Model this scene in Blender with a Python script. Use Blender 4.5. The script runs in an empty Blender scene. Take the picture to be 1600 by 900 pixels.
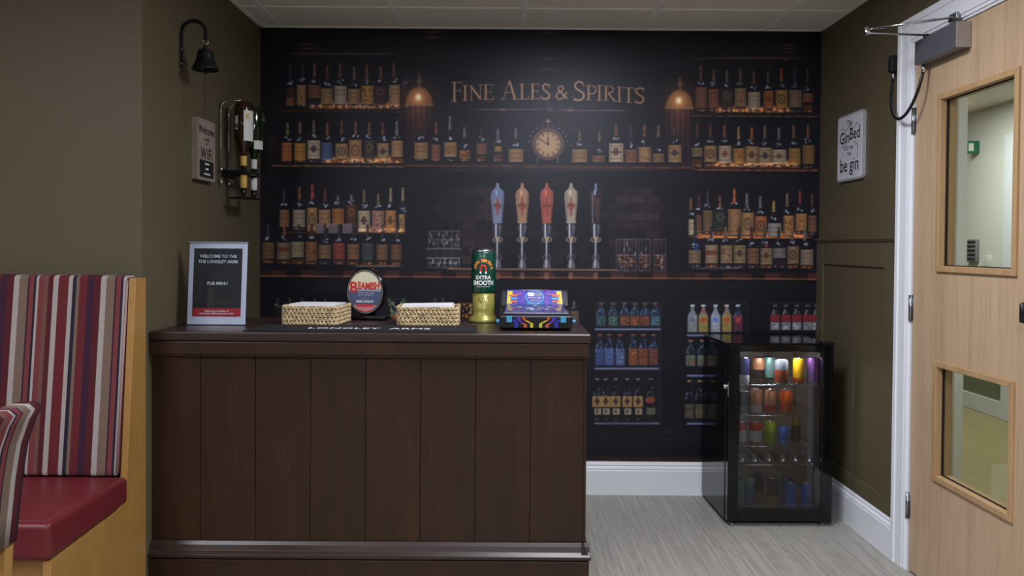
import bpy, bmesh, math, random
import numpy as np
from mathutils import Vector, Matrix
R = math.radians
SC = bpy.context.scene
COL = SC.collection
random.seed(7)

# ------------------------------------------------------------------ camera
FPX = 1300.0; EYE = 1.281; PITCH = R(1.0); ROLL = R(0.42)
PX, PY = 795.0, 385.0 + FPX * math.tan(PITCH)
cam = bpy.data.cameras.new('camera'); co = bpy.data.objects.new('camera', cam); COL.objects.link(co)
cam.sensor_width = 36.0; cam.lens = FPX / 1600 * 36.0
cam.shift_x = (800 - PX) / 1600; cam.shift_y = (PY - 450) / 1600
cam.clip_start = 0.05; cam.clip_end = 60
CAMROT = Matrix.Rotation(math.pi / 2 - PITCH, 3, 'X') @ Matrix.Rotation(ROLL, 3, 'Z')
co.rotation_euler = CAMROT.to_euler(); co.location = (0, 0, EYE)
SC.camera = co

def project(P):                       # numpy (n,3) world -> photo pixels (used only to measure the wall print)
    Q = (np.asarray(P) - np.array([0, 0, EYE])) @ np.array(CAMROT)
    return PX + FPX * Q[:, 0] / -Q[:, 2], PY - FPX * Q[:, 1] / -Q[:, 2]

# ------------------------------------------------------------------ world, exposure, lights
SC.view_settings.view_transform = 'Standard'; SC.view_settings.look = 'None'
SC.view_settings.gamma = 1.0; SC.view_settings.use_curve_mapping = False
SC.view_settings.exposure = 0.0
w = bpy.data.worlds.new('world'); SC.world = w; w.use_nodes = True
w.node_tree.nodes['Background'].inputs[0].default_value = (0.55, 0.6, 0.7, 1)
w.node_tree.nodes['Background'].inputs[1].default_value = 0.02

def area(name, loc, size, power, color=(1, 0.98, 0.95), rot=(0, 0, 0), size_y=None, spread=None):
    l = bpy.data.lights.new(name, 'AREA'); l.energy = power; l.color = color
    l.shape = 'RECTANGLE'; l.size = size; l.size_y = size_y or size
    if spread: l.spread = spread
    o = bpy.data.objects.new(name, l); o.location = loc; o.rotation_euler = rot; COL.objects.link(o)
    return o
CEIL = 2.40
LAMPS = [(0.38, 2.62, 34), (0.38, 0.2, 46), (-2.0, 1.0, 34), (-2.0, -1.4, 40), (0.38, -1.4, 46)]
for lx, ly, lp in LAMPS:
    area('ceiling_panel_light', (lx, ly, CEIL - 0.014), 0.54, lp, (0.93, 0.965, 1.06))
area('corridor_panel_light', (2.9, 5.9, CEIL - 0.02), 0.6, 34, (0.97, 1.0, 0.98))
area('corridor_panel_light', (2.6, 3.0, CEIL - 0.02), 0.6, 20, (1.0, 1.0, 0.95))

# ------------------------------------------------------------------ materials
def srgb(c):
    out = []
    for v in c[:3]:
        v = v / 255.0
        out.append(v / 12.92 if v <= 0.04045 else ((v + 0.055) / 1.055) ** 2.4)
    return tuple(out) + (1,)
MATS = {}
def mat(name, c, rough=0.5, metal=0.0, trans=0.0, emit=0.0, spec=0.5, bump=0.0, bscale=40, coat=0.0, ior=1.45, alpha=None, var=0.0, vscale=6, vstretch=(1, 1, 1)):
    if name in MATS: return MATS[name]
    m = bpy.data.materials.new(name); m.use_nodes = True
    nt = m.node_tree; b = nt.nodes['Principled BSDF']; L = nt.links
    b.inputs['Base Color'].default_value = srgb(c); b.inputs['Roughness'].default_value = rough
    b.inputs['Metallic'].default_value = metal; b.inputs['Transmission Weight'].default_value = trans
    b.inputs['IOR'].default_value = ior; b.inputs['Coat Weight'].default_value = coat
    b.inputs['Specular IOR Level'].default_value = spec
    if emit: b.inputs['Emission Color'].default_value = srgb(c); b.inputs['Emission Strength'].default_value = emit
    if bump or var:
        tc = nt.nodes.new('ShaderNodeTexCoord'); mp = nt.nodes.new('ShaderNodeMapping')
        mp.inputs['Scale'].default_value = vstretch; L.new(tc.outputs['Object'], mp.inputs['Vector'])
    if bump:
        n = nt.nodes.new('ShaderNodeTexNoise'); n.inputs['Scale'].default_value = bscale; n.inputs['Detail'].default_value = 4
        bp = nt.nodes.new('ShaderNodeBump'); bp.inputs['Strength'].default_value = bump; bp.inputs['Distance'].default_value = 0.002
        L.new(mp.outputs[0], n.inputs['Vector']); L.new(n.outputs['Fac'], bp.inputs['Height']); L.new(bp.outputs[0], b.inputs['Normal'])
    if var:
        n = nt.nodes.new('ShaderNodeTexNoise'); n.inputs['Scale'].default_value = vscale; n.inputs['Detail'].default_value = 5
        r = nt.nodes.new('ShaderNodeValToRGB'); r.color_ramp.elements[0].position = 0.3; r.color_ramp.elements[1].position = 0.7
        lo = tuple(max(0, v * (1 - var)) for v in c); hi = tuple(min(255, v * (1 + var)) for v in c)
        r.color_ramp.elements[0].color = srgb(lo); r.color_ramp.elements[1].color = srgb(hi)
        L.new(mp.outputs[0], n.inputs['Vector']); L.new(n.outputs['Fac'], r.inputs[0]); L.new(r.outputs[0], b.inputs['Base Color'])
    MATS[name] = m
    return m

def wood(name, c1, c2, rough=0.45, scale=(1, 1, 1), spec=0.4, coat=0.0, dist=6.0, wave=2.0, c3=None):
    m = bpy.data.materials.new(name); m.use_nodes = True; nt = m.node_tree; L = nt.links; b = nt.nodes['Principled BSDF']
    tc = nt.nodes.new('ShaderNodeTexCoord'); mp = nt.nodes.new('ShaderNodeMapping'); mp.inputs['Scale'].default_value = scale
    L.new(tc.outputs['Object'], mp.inputs[0])
    n = nt.nodes.new('ShaderNodeTexNoise'); n.inputs['Scale'].default_value = wave; n.inputs['Detail'].default_value = 8; n.inputs['Roughness'].default_value = 0.65
    n.inputs['Distortion'].default_value = 0.6
    L.new(mp.outputs[0], n.inputs['Vector'])
    n2 = nt.nodes.new('ShaderNodeTexNoise'); n2.inputs['Scale'].default_value = wave * 9; n2.inputs['Detail'].default_value = 3
    L.new(mp.outputs[0], n2.inputs['Vector'])
    mx = nt.nodes.new('ShaderNodeMath'); mx.operation = 'MULTIPLY_ADD'; mx.inputs[1].default_value = 0.35
    L.new(n2.outputs['Fac'], mx.inputs[0])
    ml = nt.nodes.new('ShaderNodeMath'); ml.operation = 'MULTIPLY'; ml.inputs[1].default_value = 0.65
    L.new(n.outputs['Fac'], ml.inputs[0]); L.new(ml.outputs[0], mx.inputs[2])
    r = nt.nodes.new('ShaderNodeValToRGB'); r.color_ramp.elements[0].position = 0.35; r.color_ramp.elements[1].position = 0.65
    r.color_ramp.elements[0].color = srgb(c1); r.color_ramp.elements[1].color = srgb(c2)
    if c3:
        e = r.color_ramp.elements.new(0.5); e.color = srgb(c3)
    L.new(mx.outputs[0], r.inputs[0]); L.new(r.outputs[0], b.inputs['Base Color'])
    b.inputs['Roughness'].default_value = rough; b.inputs['Specular IOR Level'].default_value = spec; b.inputs['Coat Weight'].default_value = coat
    MATS[name] = m
    return m

def clear_pane(name, tint=(235, 240, 238), refl=1.0, ior=1.5):
    m = bpy.data.materials.new(name); m.use_nodes = True; nt = m.node_tree; L = nt.links
    nt.nodes.remove(nt.nodes['Principled BSDF']); out = nt.nodes['Material Output']
    t = nt.nodes.new('ShaderNodeBsdfTransparent'); t.inputs[0].default_value = srgb(tint)
    g = nt.nodes.new('ShaderNodeBsdfGlossy'); g.inputs['Roughness'].default_value = 0.02; g.inputs[0].default_value = (refl, refl, refl, 1)
    f0 = nt.nodes.new('ShaderNodeFresnel'); f0.inputs[0].default_value = ior
    ge = nt.nodes.new('ShaderNodeNewGeometry'); iv_ = nt.nodes.new('ShaderNodeMath'); iv_.operation = 'SUBTRACT'; iv_.inputs[0].default_value = 1.0; L.new(ge.outputs['Backfacing'], iv_.inputs[1])
    f = nt.nodes.new('ShaderNodeMath'); f.operation = 'MULTIPLY'; L.new(f0.outputs[0], f.inputs[0]); L.new(iv_.outputs[0], f.inputs[1])
    mx = nt.nodes.new('ShaderNodeMixShader'); L.new(f.outputs[0], mx.inputs[0]); L.new(t.outputs[0], mx.inputs[1]); L.new(g.outputs[0], mx.inputs[2])
    L.new(mx.outputs[0], out.inputs[0]); MATS[name] = m
    return m

def stripes(name, period=0.295, offset=0.0, rough=0.85):
    W_, T, P, RO, N, DR, RD, TR = (172, 162, 158), (122, 102, 88), (62, 34, 54), (122, 60, 62), (42, 36, 54), (86, 34, 40), (104, 40, 46), (114, 78, 70)
    seq = [(15, W_), (25, T), (5, P), (13, RO), (7, N), (7, W_), (16, RO), (12, TR), (15, DR), (15, W_), (30, RD), (12, W_), (11, N), (9, T), (23, RD), (20, P), (20, DR)]
    m = bpy.data.materials.new(name); m.use_nodes = True; nt = m.node_tree; L = nt.links; b = nt.nodes['Principled BSDF']
    tc = nt.nodes.new('ShaderNodeTexCoord'); sx = nt.nodes.new('ShaderNodeSeparateXYZ'); L.new(tc.outputs['Object'], sx.inputs[0])
    a = nt.nodes.new('ShaderNodeMath'); a.operation = 'MULTIPLY_ADD'; a.inputs[1].default_value = 1 / period; a.inputs[2].default_value = offset + 20
    L.new(sx.outputs[0], a.inputs[0])
    fr = nt.nodes.new('ShaderNodeMath'); fr.operation = 'FRACT'; L.new(a.outputs[0], fr.inputs[0])
    r = nt.nodes.new('ShaderNodeValToRGB'); r.color_ramp.interpolation = 'CONSTANT'
    tot = sum(s[0] for s in seq); p = 0
    for i, (wd, c) in enumerate(seq):
        e = r.color_ramp.elements[0] if i == 0 else r.color_ramp.elements.new(min(0.999, p / tot))
        e.color = srgb(c)
        if i == 0: e.position = 0
        p += wd
    last = [e for e in r.color_ramp.elements if e.position >= 1.0]
    for e in last: r.color_ramp.elements.remove(e)
    L.new(fr.outputs[0], r.inputs[0])
    # weave speckle
    n = nt.nodes.new('ShaderNodeTexNoise'); n.inputs['Scale'].default_value = 260; L.new(tc.outputs['Object'], n.inputs['Vector'])
    mix = nt.nodes.new('ShaderNodeMix'); mix.data_type = 'RGBA'; mix.blend_type = 'MULTIPLY'; mix.inputs[0].default_value = 0.35
    L.new(r.outputs[0], mix.inputs[6]); L.new(n.outputs['Color'], mix.inputs[7])
    L.new(mix.outputs[2], b.inputs['Base Color']); b.inputs['Roughness'].default_value = rough; b.inputs['Specular IOR Level'].default_value = 0.2
    bp = nt.nodes.new('ShaderNodeBump'); bp.inputs['Strength'].default_value = 0.25; bp.inputs['Distance'].default_value = 0.001
    L.new(n.outputs['Fac'], bp.inputs['Height']); L.new(bp.outputs[0], b.inputs['Normal'])
    MATS[name] = m
    return m

mat('olive_paint', (89, 80, 61), 0.55, bump=0.12, bscale=220, spec=0.4)
mat('olive_side', (86, 78, 58), 0.55, bump=0.12, bscale=220, spec=0.35)
mat('white_gloss', (232, 234, 240), 0.28, spec=0.5)
mat('ceiling_tile', (232, 226, 216), 0.9, bump=0.3, bscale=160)
mat('ceiling_bar', (244, 242, 238), 0.5)
mat('cream_wall', (230, 226, 218), 0.7)
mat('green_wall', (122, 126, 98), 0.7)
mat('lamp_white', (240, 245, 250), 0.5, emit=2.0)
mat('black_gloss', (10, 10, 11), 0.12, spec=0.5)
mat('black_satin', (14, 14, 15), 0.35)
mat('black_matte', (12, 12, 13), 0.7)
mat('black_iron', (14, 14, 16), 0.42, metal=0.3)
mat('fridge_liner', (136, 122, 112), 0.4)
mat('chrome', (205, 208, 212), 0.12, metal=1.0)
mat('steel', (160, 162, 168), 0.3, metal=1.0)
mat('closer_grey', (112, 112, 122), 0.4, metal=0.5)
mat('closer_end', (165, 158, 150), 0.45, metal=0.2)
mat('maroon_vinyl', (100, 32, 38), 0.38, spec=0.45, bump=0.08, bscale=300)
mat('maroon_piping', (92, 26, 36), 0.5)
wood('maple', (168, 126, 68), (150, 110, 58), 0.4, (1.2, 1.2, 0.5), wave=3)
wood('door_veneer', (196, 168, 138), (172, 142, 112), 0.35, (7, 7, 0.35), wave=2.2, c3=(188, 160, 130))
wood('door_bead', (186, 152, 112), (166, 132, 94), 0.35, (6, 6, 0.5), wave=3)
wood('dark_oak', (44, 29, 19), (60, 38, 24), 0.4, (3, 3, 0.35), wave=3, spec=0.3, c3=(51, 33, 22))
wood('dark_top', (42, 29, 25), (56, 40, 35), 0.34, (0.4, 4, 4), wave=3, spec=0.5)
clear_pane('door_glass', (236, 240, 236))
clear_pane('fridge_glass', (196, 198, 200), ior=1.6)
clear_pane('acrylic', (240, 242, 246))

# ------------------------------------------------------------------ mesh builder
class MB:
    def __init__(s): s.v = []; s.f = []; s.m = []; s.s = []; s.names = []
    def mi(s, name):
        if name not in s.names: s.names.append(name)
        return s.names.index(name)
    def add(s, vs, fs, m, smooth=False):
        o = len(s.v); s.v += [tuple(v) for v in vs]; i = s.mi(m)
        for f in fs: s.f.append(tuple(o + k for k in f)); s.m.append(i); s.s.append(smooth)
        return s
    def box(s, x0, x1, y0, y1, z0, z1, m, T=None):
        vs = [(x, y, z) for z in (z0, z1) for y in (y0, y1) for x in (x0, x1)]
        if T: vs = [T(*v) for v in vs]
        return s.add(vs, [(0, 2, 3, 1), (4, 5, 7, 6), (0, 1, 5, 4), (2, 6, 7, 3), (0, 4, 6, 2), (1, 3, 7, 5)], m)
    def rbox(s, x0, x1, y0, y1, z0, z1, m, r=0.004, seg=2):
        bm = bmesh.new(); bmesh.ops.create_cube(bm, size=1)
        for v in bm.verts:
            v.co = Vector(((x0 + x1) / 2 + v.co.x * (x1 - x0), (y0 + y1) / 2 + v.co.y * (y1 - y0), (z0 + z1) / 2 + v.co.z * (z1 - z0)))
        bmesh.ops.bevel(bm, geom=list(bm.edges), offset=r, segments=seg, affect='EDGES', profile=0.5)
        return s.frombm(bm, m, True)
    def frombm(s, bm, m, smooth=False, M=None):
        bm.verts.index_update()
        vs = [(M @ v.co if M else v.co) for v in bm.verts]; fs = [tuple(v.index for v in f.verts) for f in bm.faces]
        s.add(vs, fs, m, smooth); bm.free(); return s
    def prism(s, pts, a0, a1, m, axis='y', smooth=False):      # outline in the two other axes, extruded along axis
        n = len(pts)
        def P(p, a):
            return {'y': (p[0], a, p[1]), 'x': (a, p[0], p[1]), 'z': (p[0], p[1], a)}[axis]
        vs = [P(p, a0) for p in pts] + [P(p, a1) for p in pts]
        fs = [tuple(range(n)), tuple(range(2 * n - 1, n - 1, -1))] + [(i, i + n, (i + 1) % n + n, (i + 1) % n) for i in range(n)]
        return s.add(vs, fs, m, smooth)
    def lathe(s, prof, m, c=(0, 0, 0), n=28, axis='z', smooth=True, cap=True, ms=None):
        vs = []; k = len(prof)
        for r, z in prof:
            for i in range(n):
                a = 2 * math.pi * i / n; x, y = r * math.cos(a), r * math.sin(a)
                v = {'z': (x, y, z), 'x': (z, x, y), 'y': (x, z, y)}[axis]
                vs.append((v[0] + c[0], v[1] + c[1], v[2] + c[2]))
        for j in range(k - 1):
            mm = ms[j] if ms else m
            base = [(j * n + i, j * n + (i + 1) % n, (j + 1) * n + (i + 1) % n, (j + 1) * n + i) for i in range(n)]
            if j == 0: s.add(vs, base, mm, smooth); off = len(s.v) - len(vs)
            else:
                i_ = s.mi(mm)
                for f in base: s.f.append(tuple(off + q for q in f)); s.m.append(i_); s.s.append(smooth)
        if cap:
            for j, rev, mm in ((0, True, ms[0] if ms else m), (k - 1, False, ms[-1] if ms else m)):
                if prof[j][0] > 1e-5:
                    f = [off + j * n + i for i in range(n)]
                    if rev: f.reverse()
                    s.f.append(tuple(f)); s.m.append(s.mi(mm)); s.s.append(False)
        return s
    def tube(s, pts, r, m, n=10, closed=False, flat=None):
        pts = [Vector(p) for p in pts]; k = len(pts); vs = []; up0 = None
        for i, p in enumerate(pts):
            a = pts[(i - 1) % k] if (i > 0 or closed) else p
            b = pts[(i + 1) % k] if (i < k - 1 or closed) else p
            t = (b - a).normalized()
            if up0 is None:
                up0 = Vector((0, 0, 1)) if abs(t.z) < 0.9 else Vector((0, 1, 0))
            u = (up0 - t * up0.dot(t)).normalized(); w_ = t.cross(u); up0 = u
            rr = r[i] if isinstance(r, (list, tuple)) else r
            for j in range(n):
                an = 2 * math.pi * j / n
                ru, rw = (rr, rr) if not flat else flat
                vs.append(p + u * math.cos(an) * ru + w_ * math.sin(an) * rw)
        fs = []
        for i in range(k if closed else k - 1):
            for j in range(n):
                i2 = (i + 1) % k
                fs.append((i * n + j, i * n + (j + 1) % n, i2 * n + (j + 1) % n, i2 * n + j))
        if not closed:
            fs.append(tuple(range(n - 1, -1, -1))); fs.append(tuple(range((k - 1) * n, k * n)))
        return s.add(vs, fs, m, True)
    def text(s, body, size, m, T, align='CENTER', ext=0.0, spacing=1.0, sx=1.0, bold=0.0):
        cu = bpy.data.curves.new('t', 'FONT'); cu.body = body; cu.size = size; cu.align_x = align; cu.align_y = 'TOP_BASELINE'
        cu.space_character = spacing; cu.resolution_u = 3; cu.offset = bold
        ob = bpy.data.objects.new('t', cu); COL.objects.link(ob)
        me = bpy.data.meshes.new_from_object(ob.evaluated_get(bpy.context.evaluated_depsgraph_get()))
        ys_ = [v.co.y for v in me.vertices]; mid = (min(ys_) + max(ys_)) / 2 if len(body) > 1 else size * .33
        vs = [T(v.co.x * sx, v.co.y - mid) for v in me.vertices]; fs = [tuple(p.vertices) for p in me.polygons]
        s.add(vs, fs, m)
        bpy.data.objects.remove(ob); bpy.data.curves.remove(cu); bpy.data.meshes.remove(me)
        return s
    def build(s, name, parent=None, loc=None, bevel=0, seg=2):
        me = bpy.data.meshes.new(name); me.from_pydata(s.v, [], s.f)
        for n in s.names: me.materials.append(MATS[n])
        me.polygons.foreach_set('material_index', s.m); me.polygons.foreach_set('use_smooth', s.s); me.update()
        o = bpy.data.objects.new(name, me); COL.objects.link(o)
        if parent: o.parent = parent
        if loc: o.location = loc
        if bevel:
            b = o.modifiers.new('bevel', 'BEVEL'); b.width = bevel; b.segments = seg; b.limit_method = 'ANGLE'
            b.harden_normals = False
        return o
def thing(name, label, cat, loc=(0, 0, 0), rz=0, group=None):
    o = bpy.data.objects.new(name, None); COL.objects.link(o); o.location = loc; o.rotation_euler = (0, 0, rz)
    o.empty_display_size = 0.05
    return tag(o, label, cat, group)
def tag(o, label, cat, group=None):
    o['label'] = label; o['category'] = cat
    if group: o['group'] = group
    return o
def struct(o): o['kind'] = 'structure'; return o

# ------------------------------------------------------------------ room shell
XL, XR, YB, YC = -1.285, 1.60, 4.30, 2.915
RX0, RY0 = -3.6, -2.6
# floor: grey limed-oak vinyl planks
def plank_floor(name, c1, c2, c3):
    m = bpy.data.materials.new(name); m.use_nodes = True; nt = m.node_tree; L = nt.links; b = nt.nodes['Principled BSDF']
    tc = nt.nodes.new('ShaderNodeTexCoord'); mp = nt.nodes.new('ShaderNodeMapping'); mp.inputs['Rotation'].default_value = (0, 0, R(90))
    L.new(tc.outputs['Object'], mp.inputs[0])
    br = nt.nodes.new('ShaderNodeTexBrick'); br.inputs['Scale'].default_value = 1; br.inputs['Brick Width'].default_value = 1.2; br.inputs['Row Height'].default_value = 0.18
    br.inputs['Mortar Size'].default_value = 0.0008; br.inputs['Mortar Smooth'].default_value = 0.3; br.inputs['Bias'].default_value = 0
    br.inputs['Color1'].default_value = (0, 0, 0, 1); br.inputs['Color2'].default_value = (1, 1, 1, 1); br.inputs['Mortar'].default_value = (0.5, 0.5, 0.5, 1)
    L.new(mp.outputs[0], br.inputs['Vector'])
    m2 = nt.nodes.new('ShaderNodeMapping'); m2.inputs['Scale'].default_value = (6.5, 0.9, 1)
    L.new(tc.outputs['Object'], m2.inputs[0])
    ad = nt.nodes.new('ShaderNodeVectorMath'); ad.operation = 'MULTIPLY_ADD'; ad.inputs[1].default_value = (7, 13, 0)
    L.new(br.outputs['Color'], ad.inputs[0]); L.new(m2.outputs[0], ad.inputs[2])
    n = nt.nodes.new('ShaderNodeTexNoise'); n.inputs['Scale'].default_value = 1.3; n.inputs['Detail'].default_value = 1; n.inputs['Distortion'].default_value = 0.2
    L.new(ad.outputs[0], n.inputs['Vector'])
    ring = nt.nodes.new('ShaderNodeMath'); ring.operation = 'MULTIPLY'; ring.inputs[1].default_value = 70; L.new(n.outputs['Fac'], ring.inputs[0])
    sn = nt.nodes.new('ShaderNodeMath'); sn.operation = 'SINE'; L.new(ring.outputs[0], sn.inputs[0])
    m3 = nt.nodes.new('ShaderNodeMapping'); m3.inputs['Scale'].default_value = (90, 1.6, 1); L.new(tc.outputs['Object'], m3.inputs[0])
    n3 = nt.nodes.new('ShaderNodeTexNoise'); n3.inputs['Scale'].default_value = 1.0; n3.inputs['Detail'].default_value = 5; L.new(m3.outputs[0], n3.inputs['Vector'])
    k = nt.nodes.new('ShaderNodeMath'); k.operation = 'MULTIPLY_ADD'; k.inputs[1].default_value = 0.055; L.new(sn.outputs[0], k.inputs[0]); L.new(n3.outputs['Fac'], k.inputs[2])
    r = nt.nodes.new('ShaderNodeValToRGB'); r.color_ramp.elements[0].position = 0.28; r.color_ramp.elements[1].position = 0.72
    r.color_ramp.elements[0].color = srgb(c1); r.color_ramp.elements[1].color = srgb(c2); L.new(k.outputs[0], r.inputs[0])
    mx = nt.nodes.new('ShaderNodeMix'); mx.data_type = 'RGBA'; mx.inputs[7].default_value = srgb(c3)
    L.new(r.outputs[0], mx.inputs[6]); L.new(br.outputs['Fac'], mx.inputs[0]); L.new(mx.outputs[2], b.inputs['Base Color'])
    b.inputs['Roughness'].default_value = 0.42; b.inputs['Specular IOR Level'].default_value = 0.35
    MATS[name] = m
plank_floor('grey_planks', (142, 138, 130), (174, 170, 162), (118, 113, 106))
plank_floor('tan_planks', (168, 152, 108), (186, 170, 122), (146, 130, 92))
struct(MB().box(RX0, XR + 0.05, RY0, YB + 0.1, -0.1, 0, 'grey_planks').build('floor'))
struct(MB().box(XR + 0.051, 3.9, 0.8, 8.2, -0.1, -0.001, 'tan_planks').build('floor_corridor'))
# ceiling of 600 mm tiles on a white grid
c = MB().box(RX0, XR + 0.05, RY0, YB + 0.1, CEIL, CEIL + 0.1, 'ceiling_tile')
P = 0.62
for i in range(-6, 3):
    x = 0.065 + i * P
    if RX0 < x < XR: c.box(x - 0.011, x + 0.011, RY0, YB, CEIL - 0.004, CEIL, 'ceiling_bar')
y = 3.93
while y > RY0:
    c.box(RX0, XR, y - 0.011, y + 0.011, CEIL - 0.0045, CEIL, 'ceiling_bar'); y -= P
c.box(XL, XR, YB - 0.024, YB - 0.006, CEIL - 0.005, CEIL, 'ceiling_bar')
c.box(XL, XL + 0.02, YC, YB, CEIL - 0.005, CEIL, 'ceiling_bar'); c.box(XR - 0.02, XR, RY0, YB, CEIL - 0.005, CEIL, 'ceiling_bar')
struct(c.build('ceiling'))
struct(MB().box(XR + 0.1, 3.9, 0.8, 8.2, CEIL, CEIL + 0.1, 'ceiling_tile').build('ceiling_corridor'))
# walls
struct(MB().box(XL - 0.1, XR + 0.1, YB, YB + 0.1, 0, CEIL, 'black_matte').build('wall_back'))
b_ = MB().box(RX0, XL, YC, YB, 0, CEIL, 'olive_paint')
# the return facing the alcove has the same olive paint
struct(b_.build('wall_left'))
struct(MB().box(RX0 - 0.1, RX0, RY0, YC, 0, CEIL, 'olive_paint').build('wall_far_left'))
struct(MB().box(RX0, XR, RY0 - 0.1, RY0, 0, CEIL, 'olive_paint').build('wall_rear'))
DY1, DY0, DH = 3.295, 2.36, 2.085         # door leaf extent along Y, door height
wr = MB()
wr.box(XR, XR + 0.1, DY1 + 0.03, YB, 0, CEIL, 'olive_paint'); wr.box(XR, XR + 0.1, RY0, DY0 - 0.03, 0, CEIL, 'olive_paint')
wr.box(XR, XR + 0.1, DY0 - 0.03, DY1 + 0.03, DH + 0.03, CEIL, 'olive_paint')
struct(wr.build('wall_right'))
# raised panelling on the right wall below the dado
CY = 3.412
pn = MB(); T_ = 0.010; a0, a1 = 0.165, 1.313
pn.box(XR - T_, XR, 4.215, YB, a0, a1, 'olive_paint'); pn.box(XR - T_, XR, CY, 3.525, a0, a1, 'olive_paint')
pn.box(XR - T_, XR, 3.525, 4.215, 1.203, a1, 'olive_paint'); pn.box(XR - T_, XR, 3.525, 4.215, a0, 0.236, 'olive_paint')
struct(pn.build('trim_1', bevel=0.002))
struct(MB().prism([(XR, 1.333), (XR - 0.024, 1.333), (XR - 0.024, 1.326), (XR - 0.014, 1.312), (XR, 1.312)], CY, YB, 'olive_paint', 'y').build('trim_2'))
def skirt(name, T, a0, a1):        # ogee skirting profile, T maps (out, along, z)
    pr = [(0, 0), (0.018, 0), (0.018, 0.125), (0.015, 0.130), (0.018, 0.136), (0.014, 0.143), (0.010, 0.148), (0.013, 0.155), (0.008, 0.166), (0, 0.170)]
    m = MB(); n = len(pr)
    vs = [T(p[0], a0, p[1]) for p in pr] + [T(p[0], a1, p[1]) for p in pr]
    m.add(vs, [tuple(range(n)), tuple(range(2 * n - 1, n - 1, -1))] + [(i, i + n, (i + 1) % n + n, (i + 1) % n) for i in range(n)], 'white_gloss')
    return struct(m.build(name))
skirt('baseboard_back', lambda o, a, z: (a, YB - 0.003 - o, z), XL, XR - 0.002)
skirt('baseboard_right', lambda o, a, z: (XR - 0.001 - o, a, z), CY, YB - 0.022)
skirt('baseboard_left', lambda o, a, z: (XL + 0.001 + o, a, z), 3.62, YB - 0.022)
# door casing and lining
cs = MB()
def arch(t0, t1, p0, p1, mname):  # casing strip round the opening: t = distance out from opening edge, p = projection
    cs.box(XR - p1, XR - p0, DY1 + t0, DY1 + t1, 0, DH + t1, mname)
    cs.box(XR - p1, XR - p0, DY0 - t1, DY0 - t0, 0, DH + t1, mname)
    cs.box(XR - p1, XR - p0, DY0 - t0, DY1 + t0, DH + t0, DH + t1, mname)
arch(0.012, 0.115, 0.0, 0.012, 'white_gloss'); arch(0.024, 0.100, 0.012, 0.017, 'white_gloss'); arch(0.085, 0.112, 0.012, 0.022, 'white_gloss')
struct(cs.build('trim_3', bevel=0.003))
ln = MB()
ln.box(XR - 0.004, XR + 0.12, DY1 + 0.003, DY1 + 0.03, 0, DH + 0.03, 'white_gloss'); ln.box(XR - 0.004, XR + 0.12, DY0 - 0.03, DY0 - 0.003, 0, DH + 0.03, 'white_gloss')
ln.box(XR - 0.004, XR + 0.12, DY0 - 0.003, DY1 + 0.003, DH + 0.004, DH + 0.03, 'white_gloss')
ln.box(XR + 0.055, XR + 0.07, DY1 - 0.012, DY1 + 0.003, 0, DH, 'white_gloss')
struct(ln.build('trim_4'))
# corridor beyond
CX = 3.75
cw = MB(); cw.box(CX, CX + 0.1, 0.8, 8.2, 0, 1.0, 'green_wall'); cw.box(CX, CX + 0.1, 0.8, 8.2, 1.0, CEIL, 'cream_wall')
struct(cw.build('wall_corridor_far'))
struct(MB().box(XR + 0.1, CX, 8.2, 8.3, 0, CEIL, 'cream_wall').build('wall_corridor_end'))
struct(MB().box(XR + 0.1, CX, 0.7, 0.8, 0, CEIL, 'cream_wall').build('wall_corridor_near'))
struct(MB().box(XR + 0.1, 2.405, 4.5, 4.62, 0, CEIL, 'cream_wall').build('wall_corridor_return'))
struct(MB().box(XR + 0.1, XR + 0.12, DY1 + 0.03, 4.5, 0, CEIL, 'cream_wall').build('wall_corridor_left'))
struct(MB().box(2.405, 2.455, 4.47, 4.65, 0, CEIL, 'white_gloss').build('trim_5', bevel=0.004))
sk = MB(); sk.box(CX - 0.02, CX - 0.001, 6.27, 8.2, 0, 0.13, 'white_gloss'); struct(sk.build('baseboard_corridor', bevel=0.004))
df = thing('door_2', '', 'door'); del df['label']; del df['category']; struct(df)
f_ = MB(); f_.box(CX - 0.03, CX - 0.001, 6.17, 6.27, 0, 2.15, 'white_gloss'); f_.box(CX - 0.03, CX - 0.001, 5.1, 5.2, 0, 2.15, 'white_gloss'); f_.box(CX - 0.03, CX - 0.001, 5.2, 6.17, 2.05, 2.15, 'white_gloss')
f_.build('door_casing', df, bevel=0.004)
mat('grey_door', (150, 152, 138), 0.5)
MB().box(CX - 0.015, CX - 0.001, 5.2, 6.17, 0.005, 2.05, 'grey_door').build('door_leaf', df)

# ------------------------------------------------------------------ the wall print
W0, W1, H0, H1 = 400, 1288, 40, 730       # canvas window in photo pixels
S = 2
CV = np.zeros(((H1 - H0) * S, (W1 - W0) * S, 3), np.float32)
rng = np.random.RandomState(5)
yy, xx = np.mgrid[0:CV.shape[0], 0:CV.shape[1]].astype(np.float32)
gx = W0 + (xx + 0.5) / S; gy = H0 + (yy + 0.5) / S
def win(x0, y0, x1, y1):
    a = max(0, int((y0 - H0) * S)); b = min(CV.shape[0], int(math.ceil((y1 - H0) * S)))
    c_ = max(0, int((x0 - W0) * S)); d = min(CV.shape[1], int(math.ceil((x1 - W0) * S)))
    return (slice(a, b), slice(c_, d)) if b > a and d > c_ else None
def put(w_, mask, col, al=1.0):
    if w_ is None: return
    a = (mask * al)[..., None]; CV[w_] = CV[w_] * (1 - a) + np.array(col, np.float32) * a
def rect(x0, y0, x1, y1, col, al=1.0, dy=0.0):
    w_ = win(x0, y0, x1, y1)
    if w_: CV[w_] = CV[w_] * (1 - al) + np.array(col, np.float32) * al
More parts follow.
